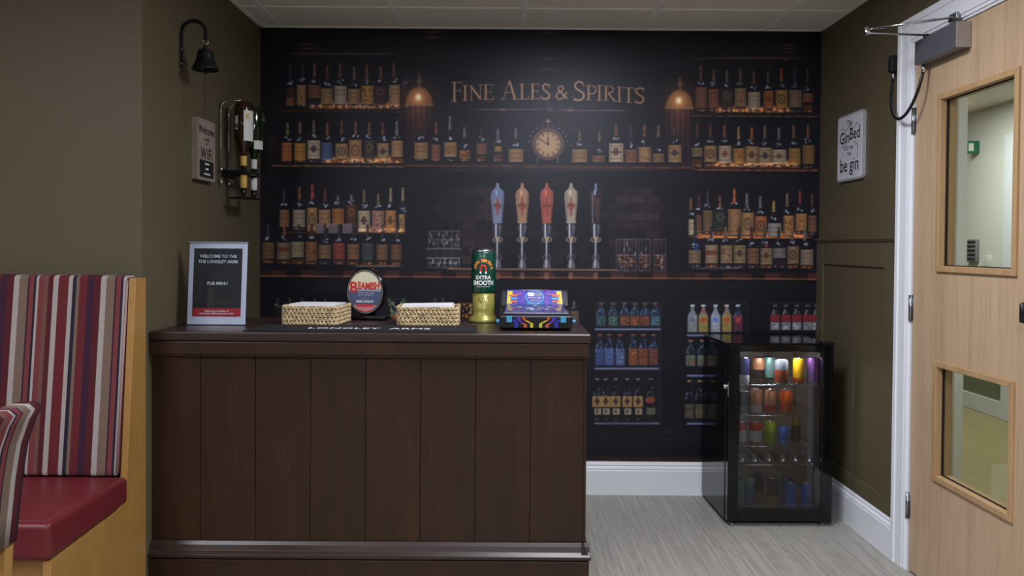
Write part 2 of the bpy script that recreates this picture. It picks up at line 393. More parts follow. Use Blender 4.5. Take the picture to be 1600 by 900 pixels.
def poly(pts, col, al=1.0):
    xs = [p[0] for p in pts]; ys = [p[1] for p in pts]; w_ = win(min(xs) - .5, min(ys) - .5, max(xs) + .5, max(ys) + .5)
    if not w_: return
    X, Y = gx[w_], gy[w_]; ins = np.zeros(X.shape, bool); n = len(pts)
    for i in range(n):
        xa, ya = pts[i]; xb, yb = pts[(i + 1) % n]
        if ya == yb: continue
        cnd = ((ya > Y) != (yb > Y)) & (X < (xb - xa) * (Y - ya) / (yb - ya) + xa); ins ^= cnd
    put(w_, ins.astype(np.float32), col, al)
def ell(cx, cy, rx, ry, col, al=1.0, soft=0.15):
    w_ = win(cx - rx * 1.2, cy - ry * 1.2, cx + rx * 1.2, cy + ry * 1.2)
    if not w_: return
    d = np.sqrt(((gx[w_] - cx) / rx) ** 2 + ((gy[w_] - cy) / ry) ** 2); put(w_, np.clip((1 - d) / soft + 0.5, 0, 1), col, al)
def glow(cx, cy, rx, ry, col, k=1.0, p=1.0):
    w_ = win(cx - rx * 2.6, cy - ry * 2.6, cx + rx * 2.6, cy + ry * 2.6)
    if not w_: return
    d = ((gx[w_] - cx) / rx) ** 2 + ((gy[w_] - cy) / ry) ** 2
    CV[w_] += (np.exp(-d * 1.0) * k)[..., None] * np.array(col, np.float32)
def line(pts, th, col, al=1.0):
    for (xa, ya), (xb, yb) in zip(pts[:-1], pts[1:]):
        w_ = win(min(xa, xb) - th, min(ya, yb) - th, max(xa, xb) + th, max(ya, yb) + th)
        if not w_: continue
        X, Y = gx[w_] - xa, gy[w_] - ya; dx, dy = xb - xa, yb - ya; l2 = dx * dx + dy * dy + 1e-6
        t = np.clip((X * dx + Y * dy) / l2, 0, 1); d = np.hypot(X - t * dx, Y - t * dy)
        put(w_, np.clip((th / 2 - d) * 2 + 0.5, 0, 1), col, al)
def streak(x0, x1, y, th, col, k=1.0, cx=None):       # soft horizontal sheen line of the printed shelf edges
    w_ = win(x0, y - th * 2, x1, y + th * 2)
    if not w_: return
    t = (gx[w_] - x0) / (x1 - x0); env = np.clip(np.minimum(t, 1 - t) * 6, 0, 1)
    if cx: env = env * np.exp(-((gx[w_] - cx) / ((x1 - x0) * 0.3)) ** 2)
    g = np.exp(-((gy[w_] - y) / (th * 0.6)) ** 2); CV[w_] += (env * g * k)[..., None] * np.array(col, np.float32)
def noise2(sx, sy, seed):
    r = np.random.RandomState(seed); h, w2 = CV.shape[:2]; g = r.rand(int(h / sy) + 3, int(w2 / sx) + 3)
    Y = np.arange(h) / sy; X = np.arange(w2) / sx; yi = Y.astype(int); xi = X.astype(int); fy = (Y - yi)[:, None]; fx = (X - xi)[None]
    fy = fy * fy * (3 - 2 * fy); fx = fx * fx * (3 - 2 * fx)
    return ((g[yi][:, xi] * (1 - fx) + g[yi][:, xi + 1] * fx) * (1 - fy) + (g[yi + 1][:, xi] * (1 - fx) + g[yi + 1][:, xi + 1] * fx) * fy).astype(np.float32)
LX = lambda x: 6.5 * (x - 407) / 870.0        # the print hangs a touch out of level
# base panelling
CV[:] = (13, 12, 17)
CV += ((noise2(220, 40, 1) - 0.4) * 8)[..., None] * np.array([1, 0.95, 1.15])
def pillar(x0, x1, y0, y1, col, k=1.0):
    w_ = win(x0, y0, x1, y1)
    if not w_: return
    t = (gx[w_] - x0) / (x1 - x0); v = (0.55 + 0.45 * np.sin(t * 23) * np.sin(t * 9)) * k; CV[w_] += np.clip(v, 0, 2)[..., None] * np.array(col, np.float32)
pillar(634, 692, 50, 430, (5, 3, 3)); pillar(1036, 1084, 50, 430, (5, 3, 3)); pillar(407, 440, 50, 430, (5, 3, 2))
# warm light printed on the pillars below the lamps
def warm(cx, y0, sx_, sy_, k):
    w_ = win(cx - 40, y0 - 10, cx + 40, y0 + 130)
    if not w_: return
    X, Y = gx[w_], gy[w_]; g = np.exp(-((X - cx) / sx_) ** 2) * np.exp(-((Y - y0 - 12) / sy_) ** 2) * (0.6 + 0.4 * np.sin(X * 1.1) * np.sin(X * 0.37))
    CV[w_] += (g * k)[..., None] * np.array([95, 42, 22], np.float32)
warm(652, 168, 20, 55, 0.75); warm(1060, 172, 18, 55, 0.8); warm(424, 220, 8, 60, 0.35); warm(429, 150, 3, 45, 0.3)
line([(634, 60), (633, 430)], 1, (32, 22, 18), .6); line([(690, 60), (690, 430)], 1, (30, 21, 18), .5)
line([(1036, 60), (1036, 430)], 1, (30, 21, 18), .5); line([(1075, 170), (1075, 255)], 1.5, (90, 45, 24), .8); line([(1066, 90), (1066, 255)], 1, (70, 36, 22), .5)
# cornices and top highlights
for x0, x1, y in ((435, 636, 84), (1085, 1272, 91)):
    streak(x0, x1, y, 3, (60, 38, 20), 1.0); rect(x0, y + 3, x1, y + 5, (6, 6, 9), .8)
for cx, y in ((480, 69), (480, 76), (676, 50), (676, 59), (857, 51), (857, 92), (857, 107), (1232, 76), (1232, 82), (1232, 70)):
    glow(cx, y, 14, 1.6, (95, 66, 38), 0.8)
streak(690, 1036, 111, 1.5, (26, 26, 34), 1); line([(694, 55), (694, 250)], 1, (22, 20, 26), .6); line([(1020, 55), (1020, 250)], 1, (22, 20, 26), .6)
for x in (487, 625, 1091, 1229): glow(x, 88 + LX(x) , 3, 1, (80, 80, 84), .8)
# board texture behind the sign
w_ = win(695, 112, 1020, 252); CV[w_] += ((noise2(50, 3, 9)[w_] - 0.45) * 14)[..., None] * np.array([1, .9, .95])
# brick field behind the taps
bk = noise2(26, 12, 3); bf = noise2(60, 40, 4)
for r_ in range(10):
    y0 = 292 + r_ * 13.5
    for q in range(18):
        x0 = 676 + q * 23 + (11 if r_ % 2 else 0)
        if x0 > 1032 or (1030 < x0): continue
        k = rng.rand(); e = 0.15 + 1.35 * max(math.exp(-((x0 - 728) / 45) ** 2), math.exp(-((x0 - 985) / 42) ** 2), 0.55 * math.exp(-((x0 - 860) / 60) ** 2) * (y0 > 350))
        col = np.array([58, 38, 27]) * (0.3 + 0.75 * k) * e + np.array([10, 10, 14])
        rect(max(x0, 672), y0, min(x0 + 21.5, 1036), min(y0 + 12, 424), col * (.7 + .6 * rng.rand()), .5)
        line([(x0, y0 + 12.6), (x0 + 21, y0 + 12.6)], .9, (34, 32, 36), .7 * e)
# shelves
def shelf(x0, x1, y, h, hi, body=(30, 19, 15), k=1.0):
    n = 24
    for i in range(n):
        xa = x0 + (x1 - x0) * i / n; xb = x0 + (x1 - x0) * (i + 1) / n; yy_ = y + LX((xa + xb) / 2)
        rect(xa, yy_, xb + .6, yy_ + h, body, .9); rect(xa, yy_ + h, xb + .6, yy_ + h + 3, (6, 6, 8), .7)
        kk = k * (0.55 + 0.45 * abs(math.sin(i * 1.7 + x0)))
        rect(xa, yy_ + h * .5, xb + .6, yy_ + h * .5 + 1.4, np.array(hi) * kk, .85)
GLOWS = []
def bottles_back_glow(x0, x1, y, late=False):
    if not late: GLOWS.append((x0, x1, y))
    w_ = win(x0, y - 14, x1, y + 2)
    g = np.exp(-((gy[w_] - (y - 3)) / 5.5) ** 2) * np.clip(np.minimum(gx[w_] - x0, x1 - gx[w_]) / 14, 0, 1)
    CV[w_] += (g * (0.55 + 0.9 * noise2(14, 9, int(x0 + y))[w_]))[..., None] * np.array([175, 98, 36], np.float32)
def shade(col, k): return tuple(min(255, v * k) for v in col)
INK = [(58, 30, 22), (40, 26, 26), (96, 36, 24), (30, 30, 42), (70, 48, 22)]
def bottle(cx, top, base, lx0, lx1, ly0, ly1, lab, cap=(95, 62, 38), body=(14, 14, 18), style=None, bright=1.0):
    W = max(15, (lx1 - lx0) * 1.06); cxl = (lx0 + lx1) / 2; hw = W / 2
    sh = ly0 - 3; nh = (base - top)
    neck_y = top + nh * 0.29
    # glass body with shoulder
    poly([(cxl - hw, base), (cxl - hw, sh), (cxl - hw * .75, sh - 4), (cx - 3, neck_y + (sh - neck_y) * .35), (cx - 2.4, neck_y), (cx + 2.4, neck_y), (cx + 3, neck_y + (sh - neck_y) * .35), (cxl + hw * .75, sh - 4), (cxl + hw, sh), (cxl + hw, base)], body, .93)
    rim = (66, 60, 60) if rng.rand() < .6 else (46, 58, 66)
    line([(cxl - hw + .8, base - 1), (cxl - hw + .8, sh), (cx - 3.2, neck_y + 4)], 1.0, shade(rim, bright), .55)
    line([(cxl + hw - .8, base - 1), (cxl + hw - .8, sh), (cx + 3.2, neck_y + 4)], .9, shade(rim, .8 * bright), .45)
    am = (120, 60, 18) if rng.rand() < .65 else (50, 40, 44)
    rect(cxl - hw + 1, base - (base - ly1) * .75, cxl + hw - 1, base - 1, shade(am, .95 * bright), .7)
    for _ in range(3): ell(cxl + rng.uniform(-hw * .6, hw * .6), base - 2 - rng.rand() * 2, 1.5, .9, (175, 150, 120), .7 * bright)
    for _ in range(4): ell(cx + rng.uniform(-4, 4), sh - 1 - rng.rand() * 6, rng.uniform(1, 2.4), rng.uniform(.8, 1.7), (168, 172, 178), .8 * bright)
    line([(cx - 1, neck_y + 1), (cx - 1, sh - 5)], .9, (135, 138, 140), .5 * bright)
    # capsule
    cb, ct = 2.7, 1.7
    if style == 'stopper': cb, ct = 1.2, .8; ell(cx, neck_y - 1, 4, 1.5, cap, 1)
    poly([(cx - cb, neck_y + 1), (cx - ct, top + 1.5), (cx - ct - .4, top), (cx + ct + .4, top), (cx + ct, top + 1.5), (cx + cb, neck_y + 1)], shade(cap, .82 * bright), .95)
    line([(cx - .5, top + 1), (cx - .5, neck_y)], .9, shade(cap, 1.5 * bright), .7)
    for _ in range(2): yb_ = rng.uniform(top + 3, neck_y); rect(cx - cb, yb_, cx + cb, yb_ + 1, shade(cap, .45), .7)
    # label
    lab = shade(lab, bright)
    if style == 'dark':
        rect(lx0, ly0, lx1, ly1, shade(lab, .45), .9)
        ell(cxl, ly0 + (ly1 - ly0) * .3, (lx1 - lx0) * .33, (ly1 - ly0) * .2, shade(lab, 1.0), .75)
        ell(cxl, ly0 + (ly1 - ly0) * .3, (lx1 - lx0) * .2, (ly1 - ly0) * .12, shade(lab, .4), .8)
        for q in range(4): yq = ly0 + (ly1 - ly0) * (.55 + q * .11); line([(lx0 + 3, yq), (lx1 - 3, yq)], 1, shade(lab, .95), .55)
        line([(lx0, ly0), (lx1, ly0)], 1, shade(lab, 1.2), .6); line([(lx0, ly1), (lx1, ly1)], 1, shade(lab, 1.5), .6)
        return
    n = 5
    for q in range(n):
        xa = lx0 + (lx1 - lx0) * q / n; xb = lx0 + (lx1 - lx0) * (q + 1) / n; rect(xa, ly0, xb + .3, ly1, shade(lab, (.82, .98, 1.04, .98, .84)[q]), .97)
    line([(lx0, ly0 + .4), (lx1, ly0 + .4)], .8, shade(lab, 1.25), .7); line([(lx0, ly1 - .5), (lx1, ly1 - .5)], 1.0, shade(lab, 1.2), .7)
    for e in (1.3,): line([(lx0 + e, ly0 + 2), (lx0 + e, ly1 - 2)], .6, shade(lab, .6), .5); line([(lx1 - e, ly0 + 2), (lx1 - e, ly1 - 2)], .6, shade(lab, .6), .5)
    ink = INK[rng.randint(len(INK))]; hh = ly1 - ly0; ww = lx1 - lx0
    kind = style or ('text', 'emblem', 'ring', 'text', 'flower')[rng.randint(5)]
    if kind == 'text':
        for q in range(int(hh / 3.4)):
            yq = ly0 + 3 + q * 3.4; big = q in (1, 3)
            x_ = lx0 + 2.2 + rng.rand() * 2
            while x_ < lx1 - 3: l_ = rng.uniform(1, 3); line([(x_, yq), (min(x_ + l_, lx1 - 2), yq)], 1.5 if big else .8, ink, .6 if big else .38); x_ += l_ + 1.2
    elif kind == 'emblem':
        ell(cxl, ly0 + hh * .45, ww * .22, hh * .22, ink, .7)
        line([(lx0 + 2, ly0 + hh * .48), (lx1 - 2, ly0 + hh * .48)], 2, ink, .6)
        line([(lx0 + 4, ly0 + hh * .82), (lx1 - 4, ly0 + hh * .82)], 1.2, ink, .5)
        line([(lx0 + 3, ly0 + hh * .14), (lx1 - 3, ly0 + hh * .14)], 1.2, ink, .5)
    elif kind == 'ring':
        ell(cxl, ly0 + hh * .5, ww * .34, hh * .3, ink, .6); ell(cxl, ly0 + hh * .5, ww * .22, hh * .19, lab, .9); ell(cxl, ly0 + hh * .5, ww * .1, hh * .1, ink, .6)
    elif kind == 'flower':
        for _ in range(12): ell(cxl + rng.uniform(-.36, .36) * ww, ly0 + rng.uniform(.12, .88) * hh, rng.uniform(.8, 2.2), rng.uniform(.8, 2), ink if rng.rand() < .7 else (110, 40, 30), .55)
    elif kind == 'band':
        rect(lx0, ly0 + hh * .3, lx1, ly0 + hh * .55, ink, .75); line([(lx0 + 3, ly0 + hh * .75), (lx1 - 3, ly0 + hh * .75)], 1, ink, .5)
    elif kind == 'half':
        rect(lx0, ly0, lx1, ly0 + hh * .58, shade(ink, .7), .85)
        for q in range(3): line([(lx0 + 3, ly0 + 4 + q * 4.5), (lx1 - 3, ly0 + 4 + q * 4.5)], 1.4, (140, 60, 34), .7)
TAN = (158, 118, 68); CRM = (176, 152, 112); ORG = (160, 92, 38); BRN = (128, 80, 48); GRY = (120, 112, 100); BLU = (60, 84, 116); YEL = (172, 120, 42)
RC = (118, 60, 46); GC = (120, 98, 64); DC = (58, 56, 58); OC = (132, 80, 50); SC_ = (112, 108, 100)
# upper left row
shelf(436, 634, 170.5, 5, (78, 46, 26)); bottles_back_glow(480, 632, 168)
for a in [(453.5, 101, 167, 447, 460, 136, 164, BRN, DC, 'half'), (472.7, 99, 168, 464, 477.5, 133, 163.5, TAN, DC, 'flower'), (491.6, 98, 169, 482, 500, 133, 153, BRN, OC, 'text'),
          (511.5, 103, 169, 501.5, 519.5, 138.5, 162, TAN, RC, 'text'), (531.7, 99, 169, 522.5, 541, 134.5, 162.5, CRM, (118, 80, 54), 'text'), (553.4, 104, 169, 543.5, 561.5, 139, 162, TAN, GC, 'text'),
          (573.2, 101, 169, 564, 583, 134, 162.5, YEL, OC, 'flower'), (595, 103, 169, 584.5, 603.5, 135, 163, (120, 70, 60), OC, 'dark'), (615.4, 98, 169, 607.5, 625, 133, 165, TAN, (130, 66, 46), 'text')]:
    bottle(*a[:9], style=a[9], bright=.88)
bottle(632, 122, 170, 627, 637, 137, 160, (70, 50, 40), DC, style='dark', bright=.8)
# lower left row
shelf(425, 630, 256, 4.5, (150, 100, 50), (48, 28, 18)); bottles_back_glow(500, 632, 253)
for a in [(449.5, 192, 254, 440, 455.7, 223, 251, ORG, GC, 'text'), (469, 190, 254.5, 460, 477, 224, 250, YEL, GC, 'text'), (490.3, 188, 255, 480.5, 499.7, 219.5, 248, CRM, GC, 'emblem'),
          (511.5, 192, 255.5, 502, 519, 223, 250, BLU, OC, 'text'), (534, 189, 256, 524, 543, 224.5, 248.5, TAN, RC, 'ring'), (555.5, 190, 256, 545.5, 564.5, 219, 251, TAN, OC, 'ring'),
          (577, 191, 256, 569, 585, 220, 254, GC, OC, 'dark'), (598, 192, 256, 589.5, 607, 224, 251, TAN, RC, 'emblem'), (620, 189, 256, 611.5, 628.5, 220, 245, TAN, SC_, 'text')]:
    bottle(*a[:9], style=a[9], bright=.98)
# centre shelf
shelf(632, 1084, 253.5, 6, (122, 74, 44), (52, 30, 22), .9); streak(632, 1084, 265, 3, (50, 38, 34), .8)
for x0, x1 in ((700, 740), (744, 830), (880, 1020)):
    line([(x0, 227.5), (x1, 228.5)], 1.6, (84, 66, 60), .6); line([(x0, 236), (x1, 237)], 1.2, (88, 56, 52), .5)
for a in [(657.7, 187, 252, 647.5, 668, 223, 248, TAN, (78, 44, 34), 'text'), (681.6, 190, 253, 674, 687.5, 226, 250, BRN, OC, 'flower'), (703, 181, 253, 694, 713, 222.5, 245, TAN, (120, 108, 84), 'ring'),
          (725.8, 199, 253, 718, 734, 235, 248, ORG, SC_, 'flower'), (752, 200, 253, 744.5, 759.5, 224, 241, BRN, DC, 'text'), (778, 202, 253.5, 773, 783.5, 229, 237, YEL, SC_, 'text'),
          (806, 199, 254, 795, 817, 233, 253, TAN, SC_, 'text'), (905.8, 205, 254.5, 894, 917, 233.5, 253, TAN, BRN, 'text'), (936.7, 205, 255, 925, 944.5, 243, 252, BRN, GC, 'text'),
          (962.6, 194, 255, 951.5, 973.5, 224, 253, CRM, OC, 'emblem'), (986, 196, 255, 976.5, 995, 234, 254, BRN, DC, 'flower'), (1007, 195, 255, 997.5, 1016.5, 230, 253, TAN, OC, 'flower'),
          (1028.7, 196, 255, 1019.5, 1037, 240, 254, GC, GC, 'text'), (1053.5, 194, 255, 1044, 1064, 227, 253, TAN, (70, 58, 40), 'emblem')]:
    bottle(*a[:9], style=a[9], bright=.92)
# clock
for k_ in range(-5, 6):
    a = R(-90 + k_ * 17); ell(856.5 + 30 * math.cos(a), 223 + 27 * math.sin(a), 1.8, 2.2, (104, 94, 98), .7)
ell(856.5, 225, 25.5, 25.5, (70, 46, 36)); ell(856.5, 225, 24, 24, (120, 84, 60)); ell(856.5, 225.5, 21.5, 21.8, (48, 38, 36)); ell(856.5, 225.5, 19.5, 19.8, (172, 132, 84)); ell(856.5, 224, 13, 13.5, (186, 146, 96), .6, .5)
for k_ in range(12):
    a = R(k_ * 30); line([(856.5 + 14.5 * math.cos(a), 225.5 + 15 * math.sin(a)), (856.5 + 17.5 * math.cos(a), 225.5 + 18 * math.sin(a))], 2, (74, 48, 34), .8)
line([(856.5, 225.5), (843, 217)], 1.3, (40, 28, 28), .9); line([(856.5, 225.5), (856, 215)], 1.8, (40, 28, 28), .9); ell(856.5, 225.5, 1.6, 1.6, (40, 28, 28))
poly([(852, 191), (856.5, 185), (861, 191)], (150, 112, 92)); rect(855, 191, 858, 200, (80, 64, 62), .8)
for x in (840, 872): line([(x, 246), (x, 254)], 2.5, (92, 76, 72), .9)
# title lettering: thick and thin strokes with serifs
GOLD = (168, 118, 74)
def smooth(p):
    if len(p) < 4: return p
    cl_ = p[0] == p[-1]; q = []
    for i in range(len(p) - 1):
        a = p[i - 1] if i else (p[-2] if cl_ else p[0]); b, c_ = p[i], p[i + 1]; d = p[i + 2] if i + 2 < len(p) else (p[1] if cl_ else p[-1])
        for k in range(5):
            t = k / 5; q.append(tuple(.5 * (2 * b[j] + (c_[j] - a[j]) * t + (2 * a[j] - 5 * b[j] + 4 * c_[j] - d[j]) * t * t + (3 * b[j] - a[j] - 3 * c_[j] + d[j]) * t ** 3) for j in (0, 1)))
    return q + [p[-1]]
def strokes(ox, lst):
    lst = [(t_, smooth(p_)) for t_, p_ in lst]
    for th, pts in lst:
        q = [(ox + x / 9.697, 110 + y_ / 9.697) for x, y_ in pts]
        line([(x + .7, y_ + .8) for x, y_ in q], th / 9.697 + .6, (8, 8, 12), .6)
    for th, pts in lst:
        q = [(ox + x / 9.697, 110 + y_ / 9.697) for x, y_ in pts]
        mx_ = sum(p[0] for p in q) / len(q); k_ = 1.0 + .16 * math.exp(-((mx_ - 860) / 70) ** 2)
        line(q, th / 9.697, shade(GOLD, k_), .96)
        if th > 25: line([(x + .5, y_) for x, y_ in q], 1.0, shade((190, 152, 104), k_), .5)
strokes(695, [(34, [(145, 185), (145, 465)]), (15, [(105, 182), (265, 182)]), (10, [(262, 182), (264, 228)]), (13, [(150, 310), (235, 306)]), (9, [(235, 272), (235, 355)]), (13, [(102, 470), (182, 470)]),
    (32, [(308, 235), (308, 452)]), (12, [(275, 232), (342, 232)]), (12, [(266, 456), (350, 456)]),
    (15, [(400, 240), (400, 450)]), (11, [(370, 235), (415, 235)]), (11, [(375, 453), (430, 453)]), (32, [(400, 245), (535, 430)]), (14, [(540, 222), (540, 442)]), (11, [(515, 219), (570, 219)]),
    (30, [(620, 220), (620, 438)]), (13, [(585, 216), (735, 216)]), (10, [(733, 216), (728, 256)]), (12, [(625, 325), (700, 322)]), (9, [(700, 295), (700, 360)]), (13, [(582, 440), (732, 437)]), (12, [(733, 437), (745, 392)]),
    (14, [(975, 155), (888, 430)]), (34, [(983, 170), (1062, 425)]), (12, [(925, 335), (1030, 335)]), (12, [(850, 433), (930, 433)]), (12, [(1015, 433), (1105, 433)]),
    (30, [(1170, 212), (1170, 430)]), (12, [(1120, 209), (1215, 209)]), (13, [(1120, 434), (1258, 434)]), (12, [(1260, 434), (1272, 388)]),
    (30, [(1330, 212), (1330, 430)]), (12, [(1285, 208), (1435, 208)]), (10, [(1433, 208), (1428, 248)]), (12, [(1335, 315), (1405, 314)]), (9, [(1405, 285), (1405, 350)]), (13, [(1285, 433), (1428, 432)]), (12, [(1430, 432), (1445, 388)]),
    (14, [(1580, 222), (1580, 262)]), (25, [(1580, 232), (1535, 208), (1490, 232), (1494, 282), (1535, 318), (1582, 362), (1578, 412), (1525, 436), (1475, 420)]), (12, [(1472, 432), (1466, 385)])])
strokes(855, [(20, [(205, 240), (170, 262), (170, 300), (200, 330), (240, 290), (243, 255), (205, 240)]), (26, [(180, 305), (300, 428)]), (20, [(190, 325), (140, 365), (140, 410), (190, 435), (250, 410), (290, 340)]), (10, [(270, 335), (318, 335)]),
    (14, [(545, 185), (547, 245)]), (29, [(543, 200), (482, 171), (426, 205), (430, 262), (485, 305), (545, 348), (550, 410), (490, 452), (412, 438)]), (12, [(408, 455), (402, 395)]),
    (30, [(625, 235), (625, 442)]), (12, [(580, 446), (672, 446)]), (12, [(580, 231), (690, 233)]), (20, [(690, 233), (732, 262), (735, 318), (700, 352), (648, 355)]),
    (30, [(790, 232), (790, 450)]), (12, [(750, 229), (835, 229)]), (12, [(745, 454), (840, 454)]),
    (30, [(890, 242), (890, 452)]), (12, [(855, 239), (960, 243)]), (20, [(960, 243), (998, 270), (988, 322), (925, 345)]), (28, [(930, 350), (1020, 462)]), (12, [(860, 455), (925, 455)]), (12, [(1015, 466), (1060, 470)]),
    (28, [(1092, 256), (1092, 465)]), (12, [(1058, 250), (1128, 254)]), (12, [(1060, 470), (1132, 474)]),
    (13, [(1142, 260), (1322, 268)]), (9, [(1148, 260), (1146, 305)]), (9, [(1321, 268), (1325, 310)]), (30, [(1235, 266), (1235, 478)]), (12, [(1195, 483), (1275, 485)]),
    (12, [(1462, 268), (1462, 318)]), (24, [(1460, 282), (1408, 266), (1352, 290), (1356, 340), (1400, 372), (1453, 412), (1452, 466), (1400, 494), (1342, 478)]), (11, [(1340, 492), (1332, 440)])])
streak(732, 860, 171, 1.6, (88, 56, 44), 1.2); streak(860, 990, 172.5, 1.6, (92, 62, 48), 1.2)
for x in (786, 891, 860): glow(x, 171.5, 4, 2.4, (70, 48, 40), 1)
glow(860, 168, 22, 4, (24, 22, 26), 1); glow(857, 161, 1.5, 8, (50, 44, 46), .8)
# pendant lamps in the print
def lamp(cx, cy, w2, h):
    glow(cx, cy, w2 * 1.4, h * 1.2, (48, 24, 10), 1.0)
    rect(cx - 1.5, cy - h - 10, cx + 3.5, cy - h * .3, (88, 62, 36), .9); rect(cx - 3, cy - h - 2, cx + 5, cy - h + 3, (104, 74, 42), .9)
    pts = [(cx - w2, cy + h * .42)] + [(cx + w2 * .97 * math.cos(R(a)), cy + h * .42 + h * 1.05 * math.sin(R(a))) for a in range(180, 361, 12)] + [(cx + w2, cy + h * .42)]
    poly(pts, (128, 76, 36)); glow(cx - 1, cy + 1, w2 * .5, h * .45, (70, 62, 44), 1.0); glow(cx - 1, cy + 2, w2 * .75, h * .6, (24, 12, 2), 1)
    glow(cx - 1, cy, 3.6, 4.2, (150, 150, 130), 1.0)
    line([(cx - w2, cy + h * .45), (cx + w2, cy + h * .47)], 2.2, (150, 108, 66), .9); line([(cx - w2 + 1, cy + h * .6), (cx + w2 - 1, cy + h * .62)], 1, (60, 34, 20), .8)
lamp(654.5, 152, 21.5, 26); lamp(1061.5, 157, 21.5, 26)
poly([(403, 170), (408, 168), (411, 176), (414, 188), (403, 191)], (150, 92, 40)); line([(404, 190), (414, 188)], 1.5, (170, 120, 66), .9)
# upper right row
shelf(1080, 1278, 173, 4.5, (110, 84, 56)); bottles_back_glow(1104, 1240, 174)
for a in [(1095, 102, 175, 1086.5, 1104, 136.5, 168.5, BRN, (118, 80, 50), 'text'), (1115.5, 108, 175, 1107, 1122.5, 139, 168, (142, 80, 48), (120, 84, 52), 'text'), (1136, 110, 176, 1127, 1145, 141, 169, GC, (112, 88, 50), 'dark'),
          (1156.7, 107, 176, 1148, 1165.5, 138, 166.5, (146, 112, 66), (118, 76, 46), 'flower'), (1178, 111, 177, 1169, 1187, 144, 171, CRM, (120, 84, 44), 'text'), (1200, 110, 177, 1193, 1208, 142, 169, ORG, (90, 70, 44), 'emblem'),
          (1221, 106, 177, 1212, 1230, 141, 168.5, YEL, (150, 80, 36), 'ring'), (1242, 106, 177, 1233, 1252, 141, 167.5, (130, 106, 78), DC, 'text'), (1261.7, 107, 177, 1254, 1270, 146, 160, BRN, (92, 52, 36), 'text')]:
    bottle(*a[:9], style=a[9], bright=.82)
# lower right row
shelf(1084, 1277, 257, 5, (146, 88, 50), (60, 34, 22)); bottles_back_glow(1110, 1250, 259)
for a in [(1089.3, 193, 262, 1081, 1097, 231, 244.5, (134, 104, 64), (98, 60, 44), 'ring'), (1110, 193, 262, 1100.5, 1119, 228, 253, TAN, (110, 50, 44), 'ring'), (1132, 195, 262.5, 1123, 1142, 228, 255, CRM, OC, 'emblem'),
          (1154, 198, 263, 1145.5, 1163, 232, 256, YEL, TAN, 'flower'), (1174.7, 199, 263, 1165, 1184, 229, 257.5, (168, 130, 76), ORG, 'emblem'), (1195, 196, 263, 1185.5, 1205, 231, 257.5, (168, 134, 84), GC, 'emblem'),
          (1217, 199, 263, 1206.5, 1228, 234, 256, CRM, SC_, 'emblem'), (1240, 195, 263.5, 1232.5, 1250, 232, 257.5, YEL, OC, 'text'), (1262.5, 195, 264, 1254, 1272, 227, 256, (136, 98, 48), OC, 'text')]:
    bottle(*a[:9], style=a[9], bright=.86)
# back rows over the counter, left and right
shelf(440, 632, 361, 3, (96, 60, 32)); bottles_back_glow(556, 634, 361)
for a in [(443.8, 296, 356, 437, 451.5, 328, 352, (124, 88, 48), DC, 'text'), (468, 292, 360, 458, 476, 328, 354, (148, 130, 100), OC, 'text'), (488, 288.5, 362, 480, 495, 325, 361, (160, 118, 60), (176, 62, 44), 'ring'),
          (507.7, 295, 358, 498, 515.5, 328, 354, (166, 120, 64), (110, 50, 40), 'text'), (528, 305, 352, 519, 537, 326, 350, ORG, SC_, 'text'), (549, 304, 357, 541, 557, 322, 353, ORG, SC_, 'dark'),
          (569, 296, 363, 559.5, 577.5, 329.5, 362, CRM, GC, 'emblem'), (591, 302, 363, 581, 599.5, 329.5, 363, (156, 110, 82), GC, 'flower'), (610.6, 294, 364, 602, 618, 329, 363, (176, 112, 50), (150, 128, 84), 'emblem'), (629.5, 293, 364, 623, 632, 335, 363, TAN, (140, 124, 84), 'flower')]:
    bottle(*a[:9], style=a[9], bright=.98)
for x0, x1 in ((494, 507), (513, 528), (535, 551)): rect(x0, 349.5, x1, 364.5, (104, 90, 86), .95); rect(x0, 349.5, x1, 351, (134, 120, 114), .6)
shelf(1076, 1270, 363, 3, (96, 60, 32)); bottles_back_glow(1080, 1270, 371); GLOWS.pop()
for a in [(1079.5, 310, 369, 1076, 1086, 343, 367, CRM, OC, 'text'), (1092, 304, 365, 1087.5, 1096, 336, 362, (110, 70, 48), (86, 40, 40), 'text'), (1106, 298, 366, 1098.5, 1113, 329, 361, (110, 86, 50), DC, 'text'),
          (1125, 306, 368, 1116, 1134.5, 331, 358, (84, 96, 70), OC, 'dark'), (1147.5, 295, 369, 1137.5, 1157.5, 327, 367, (150, 104, 58), (190, 92, 48), 'flower'), (1167, 302, 369, 1159, 1177, 332.5, 367, (168, 118, 62), SC_, 'ring'),
          (1188, 306, 370, 1179.5, 1197.5, 338, 368, (164, 96, 44), SC_, 'ring'), (1209, 314, 370, 1200, 1220, 349, 369, (146, 136, 118), (180, 140, 56), 'text'), (1230, 302, 369, 1224, 1240, 337, 368, (170, 112, 56), (130, 104, 64), 'flower'),
          (1250, 298, 366, 1243, 1260, 334, 360, (166, 116, 58), (140, 50, 44), 'flower'), (1269, 303, 369, 1263, 1275, 337, 362, BRN, (92, 66, 46), 'text')]:
    bottle(*a[:9], style=a[9], bright=.92)
def front(rows, bright):
    for a in rows: bottle(*a[:9], style=a[9], bright=bright)
